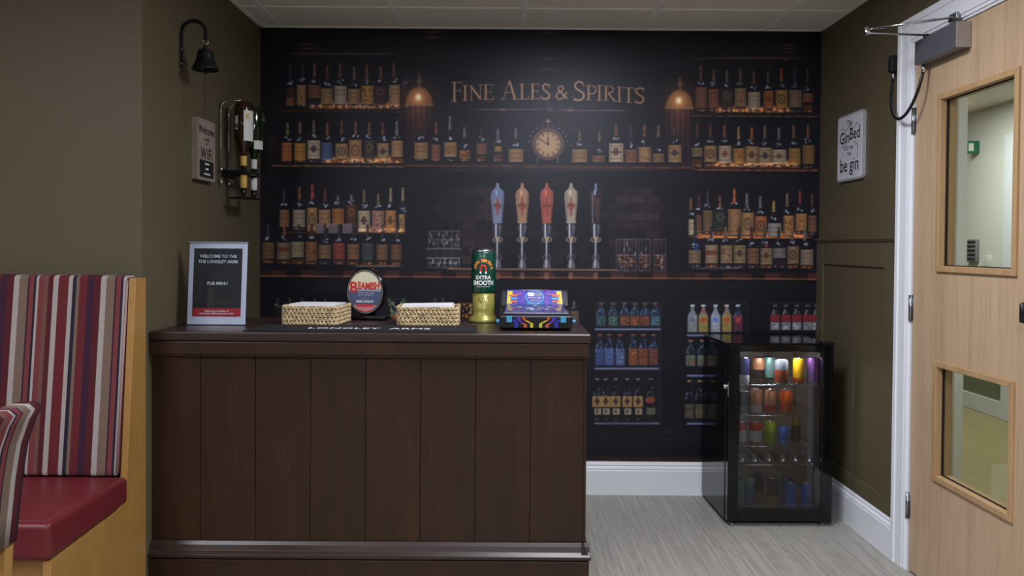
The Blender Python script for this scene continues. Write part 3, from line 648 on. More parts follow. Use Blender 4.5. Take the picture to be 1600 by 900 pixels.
front([(419, 350, 412, 410, 428, 379, 404, (110, 84, 44), DC, 'text'), (444.4, 349, 413, 433, 453, 379, 405, (118, 98, 66), (150, 72, 48), 'band'), (466.5, 350, 414, 455, 474, 378, 402, (142, 124, 86), DC, 'text'), (487, 350, 414, 477.5, 495, 378, 407, (138, 82, 44), (88, 46, 34), 'flower'),
       (508, 349, 414, 498, 516, 383, 404, (134, 102, 58), DC, 'text'), (530, 350, 414.5, 520.5, 538, 380, 405, (150, 62, 40), DC, 'text'), (552, 350, 415, 543, 560.5, 381.5, 405, (138, 92, 48), DC, 'text'), (574, 350, 415, 565.5, 582.5, 380, 406.5, (62, 74, 66), (80, 48, 40), 'ring'),
       (597.5, 351, 415, 588.5, 605, 382, 406, (124, 84, 50), DC, 'text'), (620, 351, 415, 611, 627, 382, 406, (112, 76, 42), DC, 'text')], .92)
front([(1086, 353, 418, 1076, 1094, 391, 411, (130, 104, 66), DC, 'text'), (1111.3, 353, 419, 1102, 1121, 383, 411, (146, 122, 82), DC, 'band'), (1134, 354, 420, 1126, 1144, 383.5, 411, (138, 114, 72), GC, 'flower'), (1155, 354, 420, 1146.5, 1164.5, 383.5, 411, (142, 116, 72), (60, 40, 34), 'emblem'),
       (1174.5, 354, 420, 1168, 1185, 388, 412, (130, 84, 48), (78, 40, 30), 'text'), (1195, 354, 420, 1188.5, 1206, 388, 413, (142, 114, 72), (80, 80, 60), 'emblem'), (1216.7, 355, 420, 1208, 1227, 388, 403, GRY, (60, 52, 44), 'text'), (1237.5, 355, 420, 1230, 1248, 385, 412, (132, 104, 66), GC, 'ring'), (1257.5, 356, 421, 1251, 1270, 390, 414, (136, 120, 92), SC_, 'text')], .9)
ell(1088, 386, 4, 7, (44, 62, 110), .7); ell(1197, 384, 4, 3, (120, 34, 34), .7)
# glasses
def tumbler(cx, y0, y1, w2, kind):
    if kind:
        rect(cx - w2, y0 + (y1 - y0) * .45, cx + w2, y1 - 3, (36, 28, 26), .6)
        for _ in range(26): ell(cx + rng.uniform(-w2 + 1.5, w2 - 1.5), rng.uniform(y0 + (y1 - y0) * .48, y1 - 5), rng.uniform(1, 2.2), .9, (168, 96, 44), .7)
    for e in (-1, 1, -.45, .3): line([(cx + e * w2 * (.8 if kind == 0 else 1), y0), (cx + e * w2, y1)], 1, (122, 118, 110) if abs(e) == 1 else (80, 78, 74), .6)
    for yq in (y0, y0 + (y1 - y0) * .5, y1): line([(cx - w2, yq), (cx + w2, yq)], 1.2, (130, 126, 116), .6)
    for _ in range(4): ell(cx + rng.uniform(-w2, w2) * .8, rng.uniform(y0 + 3, y1 - 4), .9, 3.6, (170, 168, 160), .6)
for cx in (675, 690, 700, 712): tumbler(cx, 361, 388, 6.5, 0); rect(cx - 9, 388, cx + 9, 404, (52, 46, 40), .45); line([(cx - 9, 389), (cx + 9, 389)], 1, (140, 130, 108), .7); line([(cx - 9, 403), (cx + 9, 403)], 1.2, (150, 138, 110), .7); tumbler(cx, 404, 418, 6.5, 0)
for cx in (972, 985, 1007, 1031): tumbler(cx, 374, 423, 9, 1)
# taps
def tap(cx, col, dark=False):
    y0, L_ = 286 + LX(cx) * .2, 0
    prof = [(2.2, 286), (2.8, 292), (5, 295), (9.4, 299), (10.4, 305), (10, 315), (8.5, 330), (7.2, 349)]
    c0 = (40, 30, 30) if dark else col
    poly([(cx - r_, y_) for r_, y_ in prof] + [(cx + r_, y_) for r_, y_ in prof[::-1]], c0)
    line([(cx - 1.5, 298), (cx - 1.5, 304)], 2.6, shade(col, 1.5) if not dark else (190, 200, 210), .8)
    line([(cx - 7.5, 302), (cx - 6, 345)], 1.2, shade(c0, .6), .7); line([(cx + 8.5, 303), (cx + 6.4, 345)], 1.6, shade(c0, .55), .7)
    if not dark:
        ell(cx, 322, 6, 6.5, (138, 62, 44), .7); line([(cx, 310), (cx, 336)], 3, (140, 52, 40), .75); line([(cx - 5, 321), (cx + 5, 321)], 2.4, (90, 36, 36), .8)
        for q in range(3): line([(cx - 3.5, 327 + q * 3.4), (cx + 3.5, 327 + q * 3.4)], .9, (120, 66, 50), .6)
    else:
        poly([(cx - 6, 305), (cx + 7, 312), (cx + 5, 345), (cx + 1, 345)], (74, 46, 36), .9); line([(cx - 5.5, 300), (cx - 5, 348)], 1.6, (140, 148, 160), .7); line([(cx, 288), (cx, 297)], 3.4, (120, 134, 158), .9)
    for y_, r_ in ((350, 6), (353, 7.5), (357, 5.5), (362, 5), (367, 4.5)): rect(cx - r_, y_, cx + r_, y_ + 4.6, (62, 62, 66), .95)
    line([(cx - 2.5, 350), (cx - 2.5, 370)], 2, (200, 200, 196), .95); line([(cx + 4, 352), (cx + 4, 364)], 1.2, (140, 140, 140), .7)
    ell(cx, 374.5, 8.4, 4.6, (150, 142, 128), .8); ell(cx, 374.5, 6.4, 2.9, (26, 24, 28), .9); ell(cx, 374, 3, 3.6, (176, 146, 90), .95)
    rect(cx - 2.2, 379, cx + 2.2, 410, (50, 50, 54), .9); line([(cx - .6, 379), (cx - .6, 410)], 1.7, (196, 194, 188), .95)
    ell(cx, 402, 6.5, 5.5, (96, 92, 88), .7); ell(cx, 402, 4.8, 3.8, (30, 28, 32), .8); line([(cx - .6, 394), (cx - .6, 412)], 2, (160, 158, 154), .8)
    poly([(cx - 4, 407), (cx + 4, 407), (cx + 6.5, 419), (cx - 6.5, 419)], (88, 86, 86)); line([(cx - 1, 408), (cx - 1.5, 418)], 2, (196, 192, 186), .8)
tap(777.4, (112, 120, 136)); tap(816, (156, 114, 76)); tap(854.4, (160, 76, 54)); tap(892.4, (152, 134, 106)); tap(931, (60, 60, 66), True)
glow(777.4, 302, 6, 5, (-30, -20, 0), .8)
line([(700, 420), (963, 422)], 2.2, (158, 112, 76), .85)
# printed counter
for i in range(40):
    xa = 404 + i * 22; xb = xa + 22.3; y_ = 424 + LX(xa + 11) * .8; k_ = .8 + .5 * math.sin(i * 2.3)
    rect(xa, y_ - 2, xb, y_ + 6, (50 * k_ + 8, 26 * k_ + 5, 17 * k_ + 4), .85)
    rect(xa, y_ + 6, xb, y_ + 8.4, (128 * (.7 + .3 * k_), 76 * (.7 + .3 * k_), 44 * (.7 + .3 * k_)), .9); rect(xa, y_ + 8.6, xb, y_ + 12, (10, 8, 9), .8)
for cx in (777, 816, 854, 892, 931): ell(cx, 431, 4, 6, (150, 100, 70), .55)
streak(549, 632, 415.5, 2, (130, 96, 52), 1.0); streak(1076, 1165, 419, 2, (70, 66, 66), .9)
# under-counter print
streak(405, 1275, 447, 1.2, (14, 14, 17), 1.0)
for x0, x1 in ((405, 560), (620, 735), (760, 915), (922, 1040), (1056, 1180), (1188, 1276)):
    line([(x0, 462), (x1, 462.5)], .9, (26, 25, 29), .7); line([(x0, 462), (x0, 690)], .8, (20, 20, 23), .6); line([(x1, 462), (x1, 690)], .8, (20, 20, 23), .6)
for x in (434, 453, 472, 492, 508, 680, 692): bottle(x, 465, 520, x - 6, x + 6, 484, 505, (70, 60, 40), (84, 74, 52), style='dark', bright=.8)
for _ in range(40): ell(rng.uniform(606, 632), rng.uniform(468, 494), rng.uniform(1, 2.6), rng.uniform(1, 2.6), ((82, 112, 60), (128, 136, 84), (150, 150, 140), (50, 70, 46))[rng.randint(4)], .8)
for _ in range(26): ell(rng.uniform(610, 634), rng.uniform(492, 500), 2, 1.5, ((160, 70, 30), (150, 110, 44))[rng.randint(2)], .8)
line([(606, 467), (635, 467)], 1, (84, 84, 84), .7)
for _ in range(60): ell(rng.uniform(716, 740), rng.uniform(474, 506), rng.uniform(1, 2.8), rng.uniform(1.2, 3.5), ((176, 116, 26), (120, 60, 28), (30, 26, 22), (170, 140, 60), (30, 26, 26))[rng.randint(5)], .85)
bottle(897, 470, 506, 890, 904, 486, 503, (120, 100, 62), SC_, style='text', bright=.8)
# printed bottle coolers
def cooler(x0, x1, y0, y1):
    rect(x0 - 6, y0 - 10, x1 + 6, y1 + 6, (13, 12, 15), .9); rect(x0, y0, x1, y1, (17, 18, 22), .9)
    line([(x0, y0), (x1, y0)], 1, (60, 66, 76), .7); line([(x1, y0), (x1, y1)], 1, (54, 58, 66), .7)
def small(cx, top, base, w2, lab, glass=(30, 44, 62), lf=.5, capc=(110, 70, 40)):
    h = base - top; lab = shade(lab, .8); glass = shade(glass, .75)
    poly([(cx - w2, base), (cx - w2, top + h * .45), (cx - w2 * .35, top + h * .2), (cx - w2 * .3, top + 2), (cx + w2 * .3, top + 2), (cx + w2 * .35, top + h * .2), (cx + w2, top + h * .45), (cx + w2, base)], glass, .95)
    rect(cx - w2 * .4, top, cx + w2 * .4, top + 2.6, capc, .95)
    rect(cx - w2 + .5, base - h * lf, cx + w2 - .5, base - 1.5, lab, .92)
    line([(cx - w2 * .5, top + h * .3), (cx - w2 * .8, top + h * .5)], 1.1, (150, 166, 190), .6); line([(cx + w2 * .3, top + h * .22), (cx + w2 * .6, top + h * .45)], .9, (120, 136, 160), .5)
    for _ in range(9): ell(cx + rng.uniform(-.6, .6) * w2, rng.uniform(base - h * lf + 2, base - 3), rng.uniform(1, 2.2), 1.1, shade(lab, rng.choice([.4, .6, 1.5])), .65)
    line([(cx - w2 + .8, base - h * lf), (cx - w2 + .8, base - 1)], 1.4, shade(lab, .45), .6); line([(cx + w2 - .8, base - h * lf), (cx + w2 - .8, base - 1)], 1.4, shade(lab, .45), .6)
    for _ in range(3): ell(cx + rng.uniform(-.5, .5) * w2, top + h * rng.uniform(.15, .5), 1, 1.4, (130, 150, 176), .6)
def fr_shelf(x0, x1, y): rect(x0, y - 1.5, x1, y + 1.5, (104, 112, 134), .95); rect(x0, y + 2, x1, y + 5, (10, 10, 14), .6)
cooler(929, 1032, 472, 663)
for cx, col in zip((939, 958, 976, 992, 1007.5, 1024), ((60, 96, 92), (76, 110, 90), (150, 84, 42), (146, 78, 38), (140, 70, 44), (76, 110, 112))): small(cx, 473, 510, 8, col, (40, 56, 74), .42)
fr_shelf(929, 1032, 514.5)
for cx, col in zip((937, 952, 969, 989.5, 1005, 1021), ((64, 84, 130), (84, 108, 158), (96, 112, 150), (156, 82, 40), (140, 74, 40), (120, 66, 42))): small(cx, 522, 572, 7.8, col, (28, 40, 66), .55, (120, 64, 40))
fr_shelf(929, 1030, 576)
for cx in (933, 946.5, 962, 980, 997): small(cx, 591, 660, 7, (22, 20, 20), (16, 15, 17), .3, (110, 100, 80)); rect(cx - 7.5, 619, cx + 7.5, 636, (146, 112, 58), .95); ell(cx, 627, 4, 4, (52, 34, 30), .8); line([(cx, 622), (cx, 632)], 3, (60, 36, 30), .8); rect(cx - 4.5, 638, cx + 6.5, 648, (142, 126, 96), .9); ell(cx, 643, 2.2, 3, (60, 46, 40), .7); rect(cx - 7, 650, cx + 7, 659, (20, 19, 20), .8); ell(cx, 655, 2.5, 1.6, (88, 80, 64), .7)
small(1017, 591, 660, 8, (30, 26, 26), (18, 17, 18), .5, (80, 80, 70)); ell(1016, 625, 8, 5, (140, 62, 34), .85); rect(1010, 637, 1024, 648, (96, 94, 62), .8)
fr_shelf(929, 1030, 661.5); streak(929, 1030, 661.5, 1.5, (-40, -40, -50), 1)
cooler(1073, 1168, 472, 663)
for cx, col, g in ((1082, (146, 146, 140), (150, 150, 142)), (1099, (158, 150, 60), (180, 120, 84)), (1118, (172, 178, 176), (168, 172, 172)), (1135.6, (172, 150, 60), (180, 140, 96)), (1153, (110, 50, 60), (40, 44, 72))):
    small(cx, 476, 519, 8, col, g, .62, (170, 186, 180)); ell(cx, 500, 4.5, 4.5, ((90, 96, 110), (176, 50, 40), (70, 110, 170), (176, 60, 40), (180, 60, 60))[(int(cx) // 18) % 5], .75); rect(cx - 6, 508, cx + 6, 515, shade(col, .75), .5)
fr_shelf(1073, 1110, 524)
for cx in (1079, 1097, 1115, 1133, 1151): small(cx, 531, 573, 8, (130, 120, 96), (34, 46, 52), .42, (150, 100, 60)); ell(cx, 563, 5, 4, (60, 96, 60), .8); ell(cx + 3, 566, 3, 3, (150, 60, 44), .8)
fr_shelf(1073, 1108, 587)
for cx in (1077, 1093, 1111, 1130, 1150): small(cx, 594, 655, 7.5, (104, 92, 62), (20, 20, 24), .38, (150, 110, 66))
fr_shelf(1073, 1160, 662)
cooler(1198, 1275, 473, 518)
for cx in (1211, 1228, 1245, 1262, 1276):
    small(cx, 476, 517, 7.6, (156, 160, 150), (44, 30, 30), .32, (90, 84, 76)); rect(cx - 7.4, 492, cx + 7.4, 503, (128, 34, 38), .9); ell(cx - 2, 487, 2.2, 4, (130, 116, 96), .6)
line([(915, 685), (1110, 687)], 2, (30, 29, 31), .8); rect(1041, 674, 1052, 676, (52, 52, 54), .8); rect(1056, 673, 1060, 675, (52, 52, 54), .8)
w_ = win(404, 706, 1284, 726); CV[w_] = CV[w_] * .3 + (np.clip((gy[w_] - 708) / 12, 0, 1) * (0.5 + noise2(6, 4, 8)[w_]))[..., None] * np.array([44, 24, 14], np.float32)
# amber light pooling between the printed bottle feet
for x0, x1, y in GLOWS:
    w_ = win(x0, y - 9, x1, y + 3)
    g = np.exp(-((gy[w_] - (y - 1.5)) / 3.2) ** 2) * np.clip(np.minimum(gx[w_] - x0, x1 - gx[w_]) / 10, 0, 1)
    CV[w_] += (g * np.clip(noise2(7, 5, int(x0 + y) + 3)[w_] * 1.7 - .35, 0, 1.3))[..., None] * np.array([150, 92, 40], np.float32)
# slight softness of the print
def blur(a, s):
    k = np.exp(-0.5 * (np.arange(-3, 4) / s) ** 2); k /= k.sum(); o = np.zeros_like(a)
    for i, q in enumerate(k): o += q * np.roll(a, i - 3, 0)
    p = np.zeros_like(a)
    for i, q in enumerate(k): p += q * np.roll(o, i - 3, 1)
    return p
CV = blur(np.clip(CV, 0, 255), 1.0); lum = CV.mean(2, keepdims=True); CV = CV * 0.86 + lum * 0.14; CV = CV * np.array([.97, .985, 1.05], np.float32) - np.array([3.5, 4, 1.5], np.float32); CV = np.clip(CV, 0, 255)
PRINT_GAIN = 1.55
g_ = CV / 255.0; LIN = np.where(g_ <= 0.04045, g_ / 12.92, ((g_ + 0.055) / 1.055) ** 2.4) * PRINT_GAIN
DENS = 330
MX0, MX1, MZ0, MZ1 = XL + 0.001, XR - 0.001, 0.171, CEIL - 0.006
nx, nz = int((MX1 - MX0) * DENS), int((MZ1 - MZ0) * DENS)
xs = np.linspace(MX0, MX1, nx); zs = np.linspace(MZ0, MZ1, nz); GX, GZ = np.meshgrid(xs, zs)
YM = YB - 0.0025
V3 = np.stack([GX.ravel(), np.full(GX.size, YM), GZ.ravel()], 1)
u_, v_ = project(V3)
fx = np.clip((u_ - W0) * S - .5, 0, CV.shape[1] - 2); fy = np.clip((v_ - H0) * S - .5, 0, CV.shape[0] - 2)
ix = fx.astype(int); iy = fy.astype(int); ax = (fx - ix)[:, None]; ay = (fy - iy)[:, None]
CC = (LIN[iy, ix] * (1 - ax) + LIN[iy, ix + 1] * ax) * (1 - ay) + (LIN[iy + 1, ix] * (1 - ax) + LIN[iy + 1, ix + 1] * ax) * ay
me = bpy.data.meshes.new('bar_mural'); me.vertices.add(nx * nz); me.vertices.foreach_set('co', V3.astype(np.float32).ravel())
q = (np.arange(nz - 1)[:, None] * nx + np.arange(nx - 1)[None]).ravel()
F = np.stack([q, q + 1, q + nx + 1, q + nx], 1).astype(np.int32)
me.loops.add(F.size); me.loops.foreach_set('vertex_index', F.ravel()); me.polygons.add(len(F))
me.polygons.foreach_set('loop_start', np.arange(0, F.size, 4, dtype=np.int32))
me.update(calc_edges=True)
at = me.color_attributes.new('print', 'FLOAT_COLOR', 'POINT'); at.data.foreach_set('color', np.concatenate([CC, np.ones((len(CC), 1))], 1).astype(np.float32).ravel())
mm = bpy.data.materials.new('printed_wallpaper'); mm.use_nodes = True; nt = mm.node_tree; b = nt.nodes['Principled BSDF']
an = nt.nodes.new('ShaderNodeAttribute'); an.attribute_name = 'print'; nt.links.new(an.outputs['Color'], b.inputs['Base Color'])
b.inputs['Roughness'].default_value = 0.42; b.inputs['Specular IOR Level'].default_value = 0.42; b.inputs['Specular Tint'].default_value = (.88, .9, 1.0, 1)
MATS['printed_wallpaper'] = mm; me.materials.append(mm)
mu = bpy.data.objects.new('bar_mural', me); COL.objects.link(mu)
tag(mu, 'dark printed wall mural of a back bar with bottles, taps and gold title lettering', 'mural')

# ------------------------------------------------------------------ bar counter
CT, CZ = 0.969, 0.0
CXL, CXR, CY0, CY1 = XL + 0.004, 0.296, 2.962, 3.56
ct = thing('bar_counter', 'dark brown boarded bar counter with moulded top and plinth', 'bar counter', ((CXL + CXR) / 2, (CY0 + CY1) / 2, 0))
hx, hy = (CXR - CXL) / 2, (CY1 - CY0) / 2
MB().box(-hx, hx, -hy, hy, CT - 0.033, CT, 'dark_top').build('countertop', ct, bevel=0.005, seg=3)
m = MB(); m.box(-hx, hx - 0.005, -hy + 0.004, hy - 0.01, CT - 0.082, CT - 0.036, 'dark_oak'); m.box(-hx, hx - 0.012, -hy + 0.01, hy - 0.012, CT - 0.09, CT - 0.0332, 'dark_oak')
m.build('frieze', ct, bevel=0.003)
m = MB(); x = hx - 0.016; i = 0
while x > -hx:                # tongue and groove boards
    x0 = max(-hx, x - 0.197)
    m.box(x0 + 0.0004, x - 0.0004, -hy + 0.03, -hy + 0.045, 0.10, CT - 0.088, 'dark_oak'); x -= 0.1985
m.box(-hx, hx - 0.018, -hy + 0.0345, -hy + 0.05, 0.1, CT - 0.088, 'black_matte')
m.build('boarded_front', ct, bevel=0.0008, seg=1)
m = MB(); m.box(hx - 0.03, hx - 0.016, -hy + 0.0505, hy - 0.03, 0.1, CT - 0.088, 'dark_oak'); m.build('end_panel', ct)
m = MB(); m.box(hx - 0.022, hx - 0.012, -hy + 0.022, -hy + 0.05, 0.2, CT - 0.089, 'dark_oak'); m.build('corner_bead', ct, bevel=0.002)
m = MB()
for d, z0, z1 in ((0.0, 0.0, 0.152),): m.box(-hx, hx, -hy, hy - 0.04, z0, z1, 'dark_oak')
m.build('plinth', ct, bevel=0.003)
pr = [(0.0, 0.155), (-0.007, 0.160), (-0.007, 0.170), (0.0, 0.176), (0.008, 0.182), (0.014, 0.200), (0.022, 0.212), (0.03, 0.212), (0.03, 0.155)]
m = MB(); m.prism([(-hy + p[0], p[1]) for p in pr], -hx, hx + 0.003, 'dark_top', 'x'); m.prism([(hx - p[0] * .9, p[1]) for p in pr[::-1]], -hy, hy - 0.04, 'dark_top', 'y')
m.build('base_moulding', ct, bevel=0.001)
MB().box(-hx, hx - 0.02, hy - 0.029, hy - 0.02, 0.0, CT - 0.088, 'dark_oak').build('back_panel', ct)

# ------------------------------------------------------------------ things on the counter
# menu in a slanted acrylic stand
mat('paper_white', (226, 230, 240), 0.45); mat('menu_black', (34, 32, 32), 0.5); mat('menu_red', (186, 44, 44), 0.5); mat('menu_green', (40, 62, 26), 0.5); mat('print_white', (232, 232, 232), 0.5)
mn = thing('menu_stand', 'white-bordered black pub menu card in a clear acrylic stand', 'menu stand', (-1.124, 3.215, CT))
hw = 0.112; H = 0.312; lean = 0.03
fT = lambda u, v, d=0.0: (u, -0.02 + lean * v / H - d, 0.004 + v)
def quad(mb, u0, u1, v0, v1, d, m_): mb.add([fT(u0, v0, d), fT(u1, v0, d), fT(u1, v1, d), fT(u0, v1, d)], [(0, 1, 2, 3)], m_)
m = MB(); m.add([fT(-hw, 0, 0.0), fT(hw, 0, 0.0), fT(hw, H, 0.0), fT(-hw, H, 0.0), fT(-hw, 0, -0.0012), fT(hw, 0, -0.0012), fT(hw, H, -0.0012), fT(-hw, H, -0.0012)],
    [(0, 1, 2, 3), (7, 6, 5, 4), (0, 4, 5, 1), (3, 2, 6, 7), (0, 3, 7, 4), (1, 5, 6, 2)], 'paper_white')
quad(m, -0.094, 0.093, 0.030, 0.292, 0.0005, 'menu_black'); quad(m, -0.094, 0.093, 0.030, 0.062, 0.0008, 'menu_red')
for tx, v, sz, mn_ in (('WELCOME TO THE', 0.262, 0.0165, 'print_white'), ('THE LONGLEY ARMS', 0.241, 0.0165, 'print_white'), ('PUB MENU', 0.157, 0.0165, 'print_white'),
                       ('Please see a member of', 0.051, 0.0095, 'print_white'), ('our services staff to place your order', 0.041, 0.0088, 'print_white')):
    m.text(tx, sz, mn_, lambda a, b, v=v: fT(a, v + b, 0.0011), bold=0.0003)
for k in range(26):
    a = k * 0.0038; m.add([fT(-0.01 + a, 0.082 + 0.004 * math.sin(k * 1.3), .001), fT(-0.004 + a, 0.079 + 0.003 * math.cos(k), .001), fT(-0.003 + a, 0.083, .001), fT(-0.008 + a, 0.087 + .003 * math.sin(k * .7), .001)], [(0, 1, 2, 3)], 'menu_green')
m.build('menu_card', mn)
m = MB()
for d0, d1 in ((0.0045, 0.0025), (-0.0025, -0.0045)):
    vs = [fT(u, v, d) for d in (d0, d1) for u, v in ((-hw - .002, 0), (hw + .002, 0), (hw + .002, H + .003), (-hw - .002, H + .003))]
    m.add(vs, [(0, 1, 2, 3), (7, 6, 5, 4), (0, 4, 5, 1), (3, 2, 6, 7), (0, 3, 7, 4), (1, 5, 6, 2)], 'acrylic')
m.box(-hw - .002, hw + .002, -0.024, 0.075, 0.0005, 0.003, 'acrylic')
m.build('acrylic_holder', mn)
mat('edge_clear', (200, 208, 214), 0.15)
MB().box(-hw - .002, hw + .002, -0.02 + lean - .005, -0.02 + lean + .005, 0.004 + H + .003, 0.004 + H + .005, 'edge_clear').build('holder_lip', mn)

# bar runner
mat('runner_black', (20, 21, 25), 0.75, bump=0.4, bscale=600); mat('runner_edge', (34, 38, 50), 0.7)
m = MB(); m.prism([(-0.42, -0.115), (0.42, -0.115), (0.413, 0.115), (-0.393, 0.115)], 0.0005, 0.004, 'runner_black', 'z')
for y_ in (-0.1,): m.box(-0.41, 0.41, y_ - .001, y_ + .001, 0.004, 0.0042, 'runner_edge')
m.box(0.385, 0.387, -0.1, 0.1, 0.004, 0.0042, 'runner_edge')
m.text('LONGLEY  ARMS', 0.062, 'print_white', lambda a, b: (a + 0.02, b * 1.0 - 0.025, 0.0044), sx=0.92, spacing=1.08, bold=0.0012)
rn = m.build('bar_runner', loc=(-0.535, 3.105, CT + 0.0002)); tag(rn, 'long black rubber bar runner with white lettering along counter front', 'bar mat')

# woven baskets
mat('seagrass', (184, 162, 124), 0.85, var=0.26, vscale=60); mat('seagrass_dark', (120, 92, 56), 0.9)
mat('napkin', (226, 226, 232), 0.8)
def basket(loc, rz, w_, d_, h_, label, cap_label, tilt):
    t = thing('wicker_basket', label, 'basket', loc, rz, 'woven baskets on the counter')
    m = MB(); rows = 5; rh = h_ / rows; hw_, hd = w_ / 2, d_ / 2; cr = 0.02
    # inner shell
    m.box(-hw_ + .006, hw_ - .006, -hd + .006, hd - .006, 0.001, 0.006, 'seagrass_dark')
    for a in ((-hw_ + .006, -hw_ + .01, -hd + .006, hd - .006), (hw_ - .01, hw_ - .006, -hd + .006, hd - .006), (-hw_ + .006, hw_ - .006, -hd + .006, -hd + .01), (-hw_ + .006, hw_ - .006, hd - .01, hd - .006)): m.box(*a, 0.002, h_ - .004, 'seagrass_dark')
    path = []
    per = 2 * (w_ + d_ - 4 * cr) + 2 * math.pi * cr
    def at(s_):
        s_ %= per; segs = [(w_ - 2 * cr, 0), (math.pi / 2 * cr, 1), (d_ - 2 * cr, 0), (math.pi / 2 * cr, 1)] * 2; x, y, a = -hw_ + cr, -hd, 0.0
        for L_, k in segs:
            if s_ <= L_:
                if k == 0: return x + math.cos(a) * s_, y + math.sin(a) * s_, a
                th = s_ / cr; cx_, cy_ = x - math.sin(a) * cr, y + math.cos(a) * cr; a2 = a + th
                return cx_ + math.sin(a2) * cr, cy_ - math.cos(a2) * cr, a2
            if k == 0: x += math.cos(a) * L_; y += math.sin(a) * L_
            else: cx_, cy_ = x - math.sin(a) * cr, y + math.cos(a) * cr; a += math.pi / 2; x, y = cx_ + math.sin(a) * cr, cy_ - math.cos(a) * cr
            s_ -= L_
        return x, y, a
    ico = bmesh.new(); bmesh.ops.create_icosphere(ico, subdivisions=1, radius=1); iv = [v.co.copy() for v in ico.verts]; ico.verts.index_update(); jf = [tuple(v.index for v in f.verts) for f in ico.faces]; ico.free()
    n = int(per / 0.0155)
    for r_ in range(rows):
        for k in range(n):
            for sgn in (-1, 1):
                x, y, a = at((k + (r_ % 2) * .5 + (sgn > 0) * .5) * per / n)
                M = Matrix.Translation((x, y, (r_ + .5) * rh + sgn * rh * .2)) @ Matrix.Rotation(a, 4, 'Z') @ Matrix.Rotation(-sgn * R(24) + random.uniform(-.12, .12), 4, 'Y') @ Matrix.Diagonal((0.0125, 0.005, rh * .30, 1))
                m.add([M @ v for v in iv], jf, 'seagrass', True)
    m.build('woven_body', t)
    # napkins lie inside: a thing of their own
    M = Matrix.Rotation(tilt, 4, 'Y') 
    k = MB(); 
    for i in range(7):
        dx = random.uniform(-.003, .003); dy = random.uniform(-.003, .003)
        vs = [M @ Vector((x, y, z)) for z in (i * 0.0075, i * 0.0075 + 0.0062) for x, y in ((-hw_ + .02 + dx, -hd + .02 + dy), (hw_ - .02 + dx, -hd + .02 + dy), (hw_ - .02 + dx, hd - .02 + dy), (-hw_ + .02 + dx, hd - .02 + dy))]
        k.add(vs, [(3, 2, 1, 0), (4, 5, 6, 7), (0, 1, 5, 4), (1, 2, 6, 5), (2, 3, 7, 6), (3, 0, 4, 7)], 'napkin')
    o = k.build('napkin_stack', loc=(loc[0], loc[1], loc[2] + h_ - 0.047)); o.rotation_euler = (0, 0, rz); tag(o, cap_label, 'napkins', 'napkins in the baskets')
    return t
basket((-0.765, 3.325, CT + 0.001), R(-5), 0.222, 0.20, 0.074, 'woven seagrass basket left of the round beer badge', 'white paper napkins stacked in the basket left of the round badge', 0)
basket((-0.317, 3.32, CT + 0.001), R(2), 0.238, 0.19, 0.074, 'woven seagrass basket between round beer badge and green tap', 'white paper napkins stacked in the basket beside the green tap', R(-1.0))

# round beer badge
mat('badge_cream', (214, 206, 178), 0.35); mat('badge_red', (196, 46, 42), 0.4); mat('badge_blue', (76, 84, 116), 0.4); mat('badge_grey', (150, 152, 170), 0.4); mat('badge_pink', (196, 120, 128), 0.4); mat('badge_rim', (96, 92, 92), 0.3, metal=0.6)
mat('badge_silver', (170, 168, 160), 0.25, metal=.8)
bd = thing('beer_badge', 'oval stout pump badge with red lettering on a black base', 'pump badge', (-0.598, 3.475, CT + 0.001), R(-7))
m = MB(); m.rbox(-0.085, 0.09, -0.02, 0.06, 0.0, 0.0185, 'black_satin', 0.005); m.rbox(-0.03, 0.03, 0.0345, 0.055, 0.018, 0.09, 'black_satin', 0.006); m.build('base', bd)
ex, ez, cz = 0.082, 0.0985, 0.118
def ov(m_, r0, y0, y1, mt, bead=0.0):
    n = 48; vs = []
    for y_, s_ in ((y0, 1.0), (y0 - bead, .97), (y1, .97), (y1, 1.0)): pass
    vs = [((ex * r0 + 0) * math.cos(2 * math.pi * i / n), y_, cz + ez * r0 * math.sin(2 * math.pi * i / n)) for y_ in (y0, y1) for i in range(n)]
    m_.add(vs, [tuple(range(n)), tuple(range(2 * n - 1, n - 1, -1))] + [(i, i + n, (i + 1) % n + n, (i + 1) % n) for i in range(n)], mt, False)
m = MB(); ov(m, 1.0, -0.006, 0.034, 'black_gloss'); m.build('housing', bd, bevel=0.004)
m = MB(); ov(m, .93, -0.0078, -0.006, 'badge_silver'); ov(m, .875, -0.0086, -0.0078, 'black_satin'); ov(m, .85, -0.0092, -0.0086, 'badge_cream')
def seg(m_, zlo, zhi, r_, y_, mt):   # slice of the oval face between heights
    pts = []
    for i in range(96):
        a = 2 * math.pi * i / 96; x_, z_ = ex * r_ * math.cos(a), ez * r_ * math.sin(a); pts.append((x_, min(max(z_, zlo), zhi)))
    vs = [(p[0] if abs(p[1] - ez * r_ * math.sin(2 * math.pi * i / 96)) < 1e-9 else math.copysign(ex * r_ * math.sqrt(max(0, 1 - (p[1] / (ez * r_)) ** 2)), p[0]), y_, cz + p[1]) for i, p in enumerate(pts)]
    m_.add(vs, [tuple(range(96))], mt)
seg(m, -0.056, 0.004, .85, -0.0095, 'badge_blue'); seg(m, -0.084, -0.056, .85, -0.0095, 'badge_pink'); seg(m, 0.002, 0.012, .85, -0.00955, 'badge_grey')
m.text('B', 0.062, 'badge_red', lambda a, b: (a - 0.048, -0.0106, cz + 0.018 + b), bold=.0016)
m.text('EAMISH', 0.040, 'badge_red', lambda a, b: (a * .86 + 0.017, -0.0106, cz + 0.024 + b + (a * a) * 1.0), sx=.80, bold=.0016)
m.text('STOUT', 0.022, 'badge_grey', lambda a, b: (a + .006, -0.0103, cz - 0.010 + b), bold=.0004)
